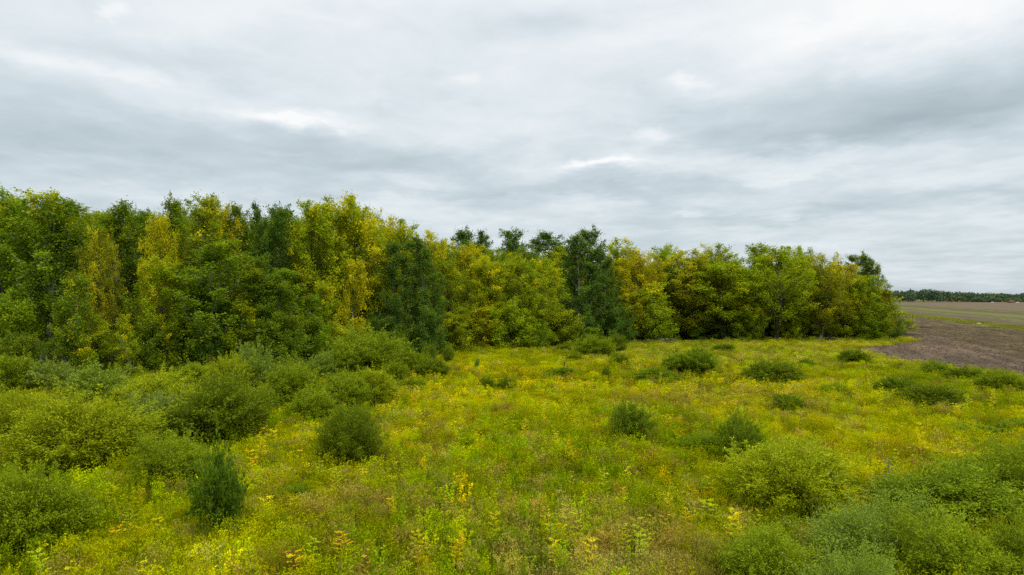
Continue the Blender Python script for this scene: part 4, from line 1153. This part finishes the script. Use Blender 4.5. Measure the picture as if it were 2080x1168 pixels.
# species mix by place: green forbs, yellow grass, dry straw, golden flowers
a1 = vnoise(x, y * .6, .12) * .6 + vnoise(x + 40, y * .7, .33) * .45
a2 = vnoise(x + 91, y * .6, .16) * .6 + vnoise(x - 17, y * .7, .5) * .5
gold_zone = np.exp(-((y - 56) / 13) ** 2) * np.clip(1.15 - np.abs(x - 2) / 24, 0, 1)
dry_zone = np.exp(-(((x - 3.0) / 2.6) ** 2 + ((y - 17.5) / 2.4) ** 2)) * 1.6 + np.exp(-(((x + 1) / 6) ** 2 + ((y - 21.5) / 2.0) ** 2)) * .28 + np.exp(-(((x - 14) / 7) ** 2 + ((y - 45) / 5) ** 2)) * .7
u = rg.random(n)
C_GREEN = np.array([.245, .310, .002]); C_YEL = np.array([.370, .372, .002]); C_DRY = np.array([.36, .30, .055]); C_GOLD = np.array([.54, .46, .002]); C_OLIVE = np.array([.22, .225, .003]); C_RED = np.array([.22, .15, .04])
wg_ = np.clip(.52 + .8 * a1, .05, .98)
tint = C_YEL * (1 - wg_[:, None]) + C_GREEN * wg_[:, None]
pick = rg.integers(0, 4, n)
forbs = u < np.clip(.30 + .5 * a1, .06, .8)
pick[forbs] = rg.integers(4, 8, forbs.sum())
p_dry = np.clip(.035 + .12 * a2 + dry_zone * .6, .03, .9)
isdry = rg.random(n) < p_dry
tint[isdry] = C_DRY * rg.uniform(.65, 1.1, (isdry.sum(), 1))
pick[isdry] = rg.choice([1, 3, 0], isdry.sum())
isgold = rg.random(n) < np.clip(gold_zone * (.19 + .32 * a2) + .006, .002, .45)
tint[isgold] = C_GOLD * rg.uniform(.7, 1.0, (isgold.sum(), 1))
pick[isgold] = rg.choice([4, 5, 6, 6], isgold.sum())
ispale = rg.random(n) < np.clip((y - 60) / 22, 0, 1) * np.clip((x + 4) / 20, 0, 1) * (.45 + .3 * a2)
tint[ispale] = np.array([.36, .345, .05])
isol = rg.random(n) < .12
tint[isol] = C_OLIVE
isred = rg.random(n) < .012
tint[isred] = C_RED; pick[isred] = 3
tint = tint * rg.uniform(.80, 1.18, (n, 1)) * (1 + .16 * vnoise(x - 33, y * .7, .55))[:, None] * (1 + .10 * rg.normal(size=(n, 3)) * [1, .5, .5])
# rank growth round the shrubs and along the foot of the wood
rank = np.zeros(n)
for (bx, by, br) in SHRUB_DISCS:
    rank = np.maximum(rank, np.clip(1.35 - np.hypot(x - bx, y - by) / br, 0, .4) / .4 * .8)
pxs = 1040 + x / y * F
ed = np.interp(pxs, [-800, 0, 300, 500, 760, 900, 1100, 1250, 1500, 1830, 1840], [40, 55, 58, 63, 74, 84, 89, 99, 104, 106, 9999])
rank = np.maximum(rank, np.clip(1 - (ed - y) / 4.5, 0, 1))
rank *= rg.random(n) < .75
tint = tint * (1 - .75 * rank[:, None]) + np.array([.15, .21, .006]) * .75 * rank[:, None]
tint = np.clip(tint, .003, .6)
s = sc * rg.uniform(.75, 1.25, n) * (1 + .18 * vnoise(x + 7, y, .4))
scl = np.stack([s, s, np.minimum(s, 1.25) * rg.uniform(.7, 1.0, n) / sc ** .95 * (1 + .65 * rank * rg.random(n))], 1)
rot = np.stack([rg.normal(0, .08, n), rg.normal(0, .08, n), rg.uniform(0, 6.28, n)], 1)
scatter('meadow_grass', GRASS_SRC, np.stack([x, y, hgt(x, y) - .02], 1), rot, scl, pick, tint)
print('meadow plants', n)

# grass on the field strips
s_l = rg.uniform(-6, 3, 2600); t_l = rg.uniform(-40, 200, 2600)
fx = 112 + s_l * .943 + t_l * .333; fy = 149 - s_l * .333 + t_l * .943
n = len(fx); s = rg.uniform(.8, 1.5, n)
tint = np.array([.18, .19, .02]) * rg.uniform(.75, 1.25, (n, 1))
scatter('field_grass', GRASS_SRC, np.stack([fx, fy, np.full(n, .16)], 1), np.stack([np.zeros(n), np.zeros(n), rg.uniform(0, 6.28, n)], 1),
        np.stack([s * 1.4, s * 1.4, s * .2], 1), rg.integers(0, 4, n), tint)

# clods of earth and straw on the near field
def clod(seed):
    r = np.random.default_rng(seed); g = Geo(); n = 7; pts_ = []
    for a in np.linspace(.05, 1.9, 4):
        for j in range(n):
            b = j / n * 6.283; k = 1 + r.normal(0, .16)
            pts_.append((math.sin(a) * math.cos(b) * k, math.sin(a) * math.sin(b) * k, .75 * math.cos(a) * k))
    g.add(np.array(pts_) * .1, [[i * n + j, i * n + (j + 1) % n, (i + 1) * n + (j + 1) % n, (i + 1) * n + j] for i in range(3) for j in range(n)], r.random(4 * n))
    return g.mesh('clod', M_GRASS)
CLODS = sources('clod', [clod(i) for i in range(4)] + [tuft(40, 14, .28, .15, .02, 1.6)])
n = 26000
fy = 45 + 115 * rg.random(n) ** 1.25; fx = field_edge(fy) + rg.random(n) ** 1.2 * 75
ss = (fx - 112) * .943 - (fy - 149) * .333
k = (ss < 0) & field_keep(fx, fy); fx, fy, ss = fx[k], fy[k], ss[k]; n = len(fx)
tint = np.where(rg.random((n, 1)) < np.where(ss > -28, .45, .2)[:, None], np.array([[.19, .145, .07]]), np.array([[.105, .076, .052]])) * rg.uniform(.7, 1.2, (n, 1))
s = rg.uniform(.3, 1.0, n) ** 1.5
pk = rg.integers(0, 4, n); st_ = rg.random(n) < np.where(ss > -28, .35, .12); pk[st_] = 4
scatter('field_clods', CLODS, np.stack([fx, fy, field_z(fx, fy)], 1), np.stack([np.zeros(n), np.zeros(n), rg.uniform(0, 6.28, n)], 1),
        np.stack([s, s, s * .9], 1), pk, tint)

# ------------------------------------------------------------------ far wood across the field, one mass on the horizon
g = Geo(); r = np.random.default_rng(6)
FARC = []
for i in range(420):
    px = r.uniform(1500, 2900) if i < 360 else r.uniform(1780, 2100)
    d = r.uniform(820, 905)
    sky_top = np.interp(px, [1500, 1790, 1850, 1900, 1925, 1990, 2080, 2900], [592, 590, 587, 585, 590, 594, 594, 592]) + abs(r.normal(0, 3.2))
    h = max(6, CAM_H + (HOR - sky_top) * d / F)
    if r.random() < .25: h *= .55; d -= 25
    x = xof(px, d); rad = r.uniform(5, 9)
    m = 240
    v = unit(r.normal(0, 1, (m, 3))); v[:, 2] = np.abs(v[:, 2]) * 1.0 - .15
    rr = r.uniform(.6, 1.08, (m, 1))
    c = v * rr * [rad, rad, h * .62] + [x, d, h * .38]
    c[:, 2] = np.clip(c[:, 2], .5, h)
    hue = r.random()
    g.leaves(c, r.normal(0, 1, (m, 3)), v + r.normal(0, .5, (m, 3)), r.uniform(1.4, 2.8, m), r.uniform(1.2, 2.2, m), np.clip(.5 + r.normal(0, .2, m), 0, 1), np.full(m, hue))
m_far, T, out = new_mat('far_leaf')
pt = attr(T, 'patch').outputs['Fac']; tn = attr(T, 'tone').outputs['Fac']
c = T.ramp(pt, [(0.0, (.062, .120, .062)), (.5, (.078, .130, .058)), (.85, (.100, .138, .050)), (1.0, (.135, .135, .045))])  # bluish haze of distance is painted into these leaf colours
nd = T.n('ShaderNodeVectorMath', operation='SCALE'); T.put(nd.inputs[0], c); T.put(nd.inputs[3], T.math('MULTIPLY_ADD', tn, .9, .55))
T.t.links.new(leaf_shader(T, nd.outputs[0], None, .02, .2), out.inputs[0])
fw = link('far_wood', g.mesh('far_wood', m_far))
tag(fw, kind='stuff')

# forest floor litter: dark leafy soil under the trees

# labels of the repeats, counted off from the left within their place
ORD = ['first', 'second', 'third', 'fourth', 'fifth', 'sixth', 'seventh', 'eighth', 'ninth', 'tenth', 'eleventh', 'twelfth', 'thirteenth',
       'fourteenth', 'fifteenth', 'sixteenth', 'seventeenth', 'eighteenth', 'nineteenth', 'twentieth', 'twenty-first', 'twenty-second',
       'twenty-third', 'twenty-fourth', 'twenty-fifth', 'twenty-sixth', 'twenty-seventh', 'twenty-eighth', 'twenty-ninth', 'thirtieth']
for (what, where), items in REPEATS.items():
    items.sort(key=lambda it: it[0])
    for i, (_, o) in enumerate(items):
        if len(items) == 1:
            o['label'] = f'only {what} {where}'
        elif i == len(items) - 1 and i > 1:
            o['label'] = f'rightmost {what} {where}'
        else:
            o['label'] = f'{ORD[i]} {what} from the left {where}'
for o in COL.objects:
    if 'label' in o and len(o['label'].split()) > 16:
        print('LONG', o.name, len(o['label'].split()), o['label'])
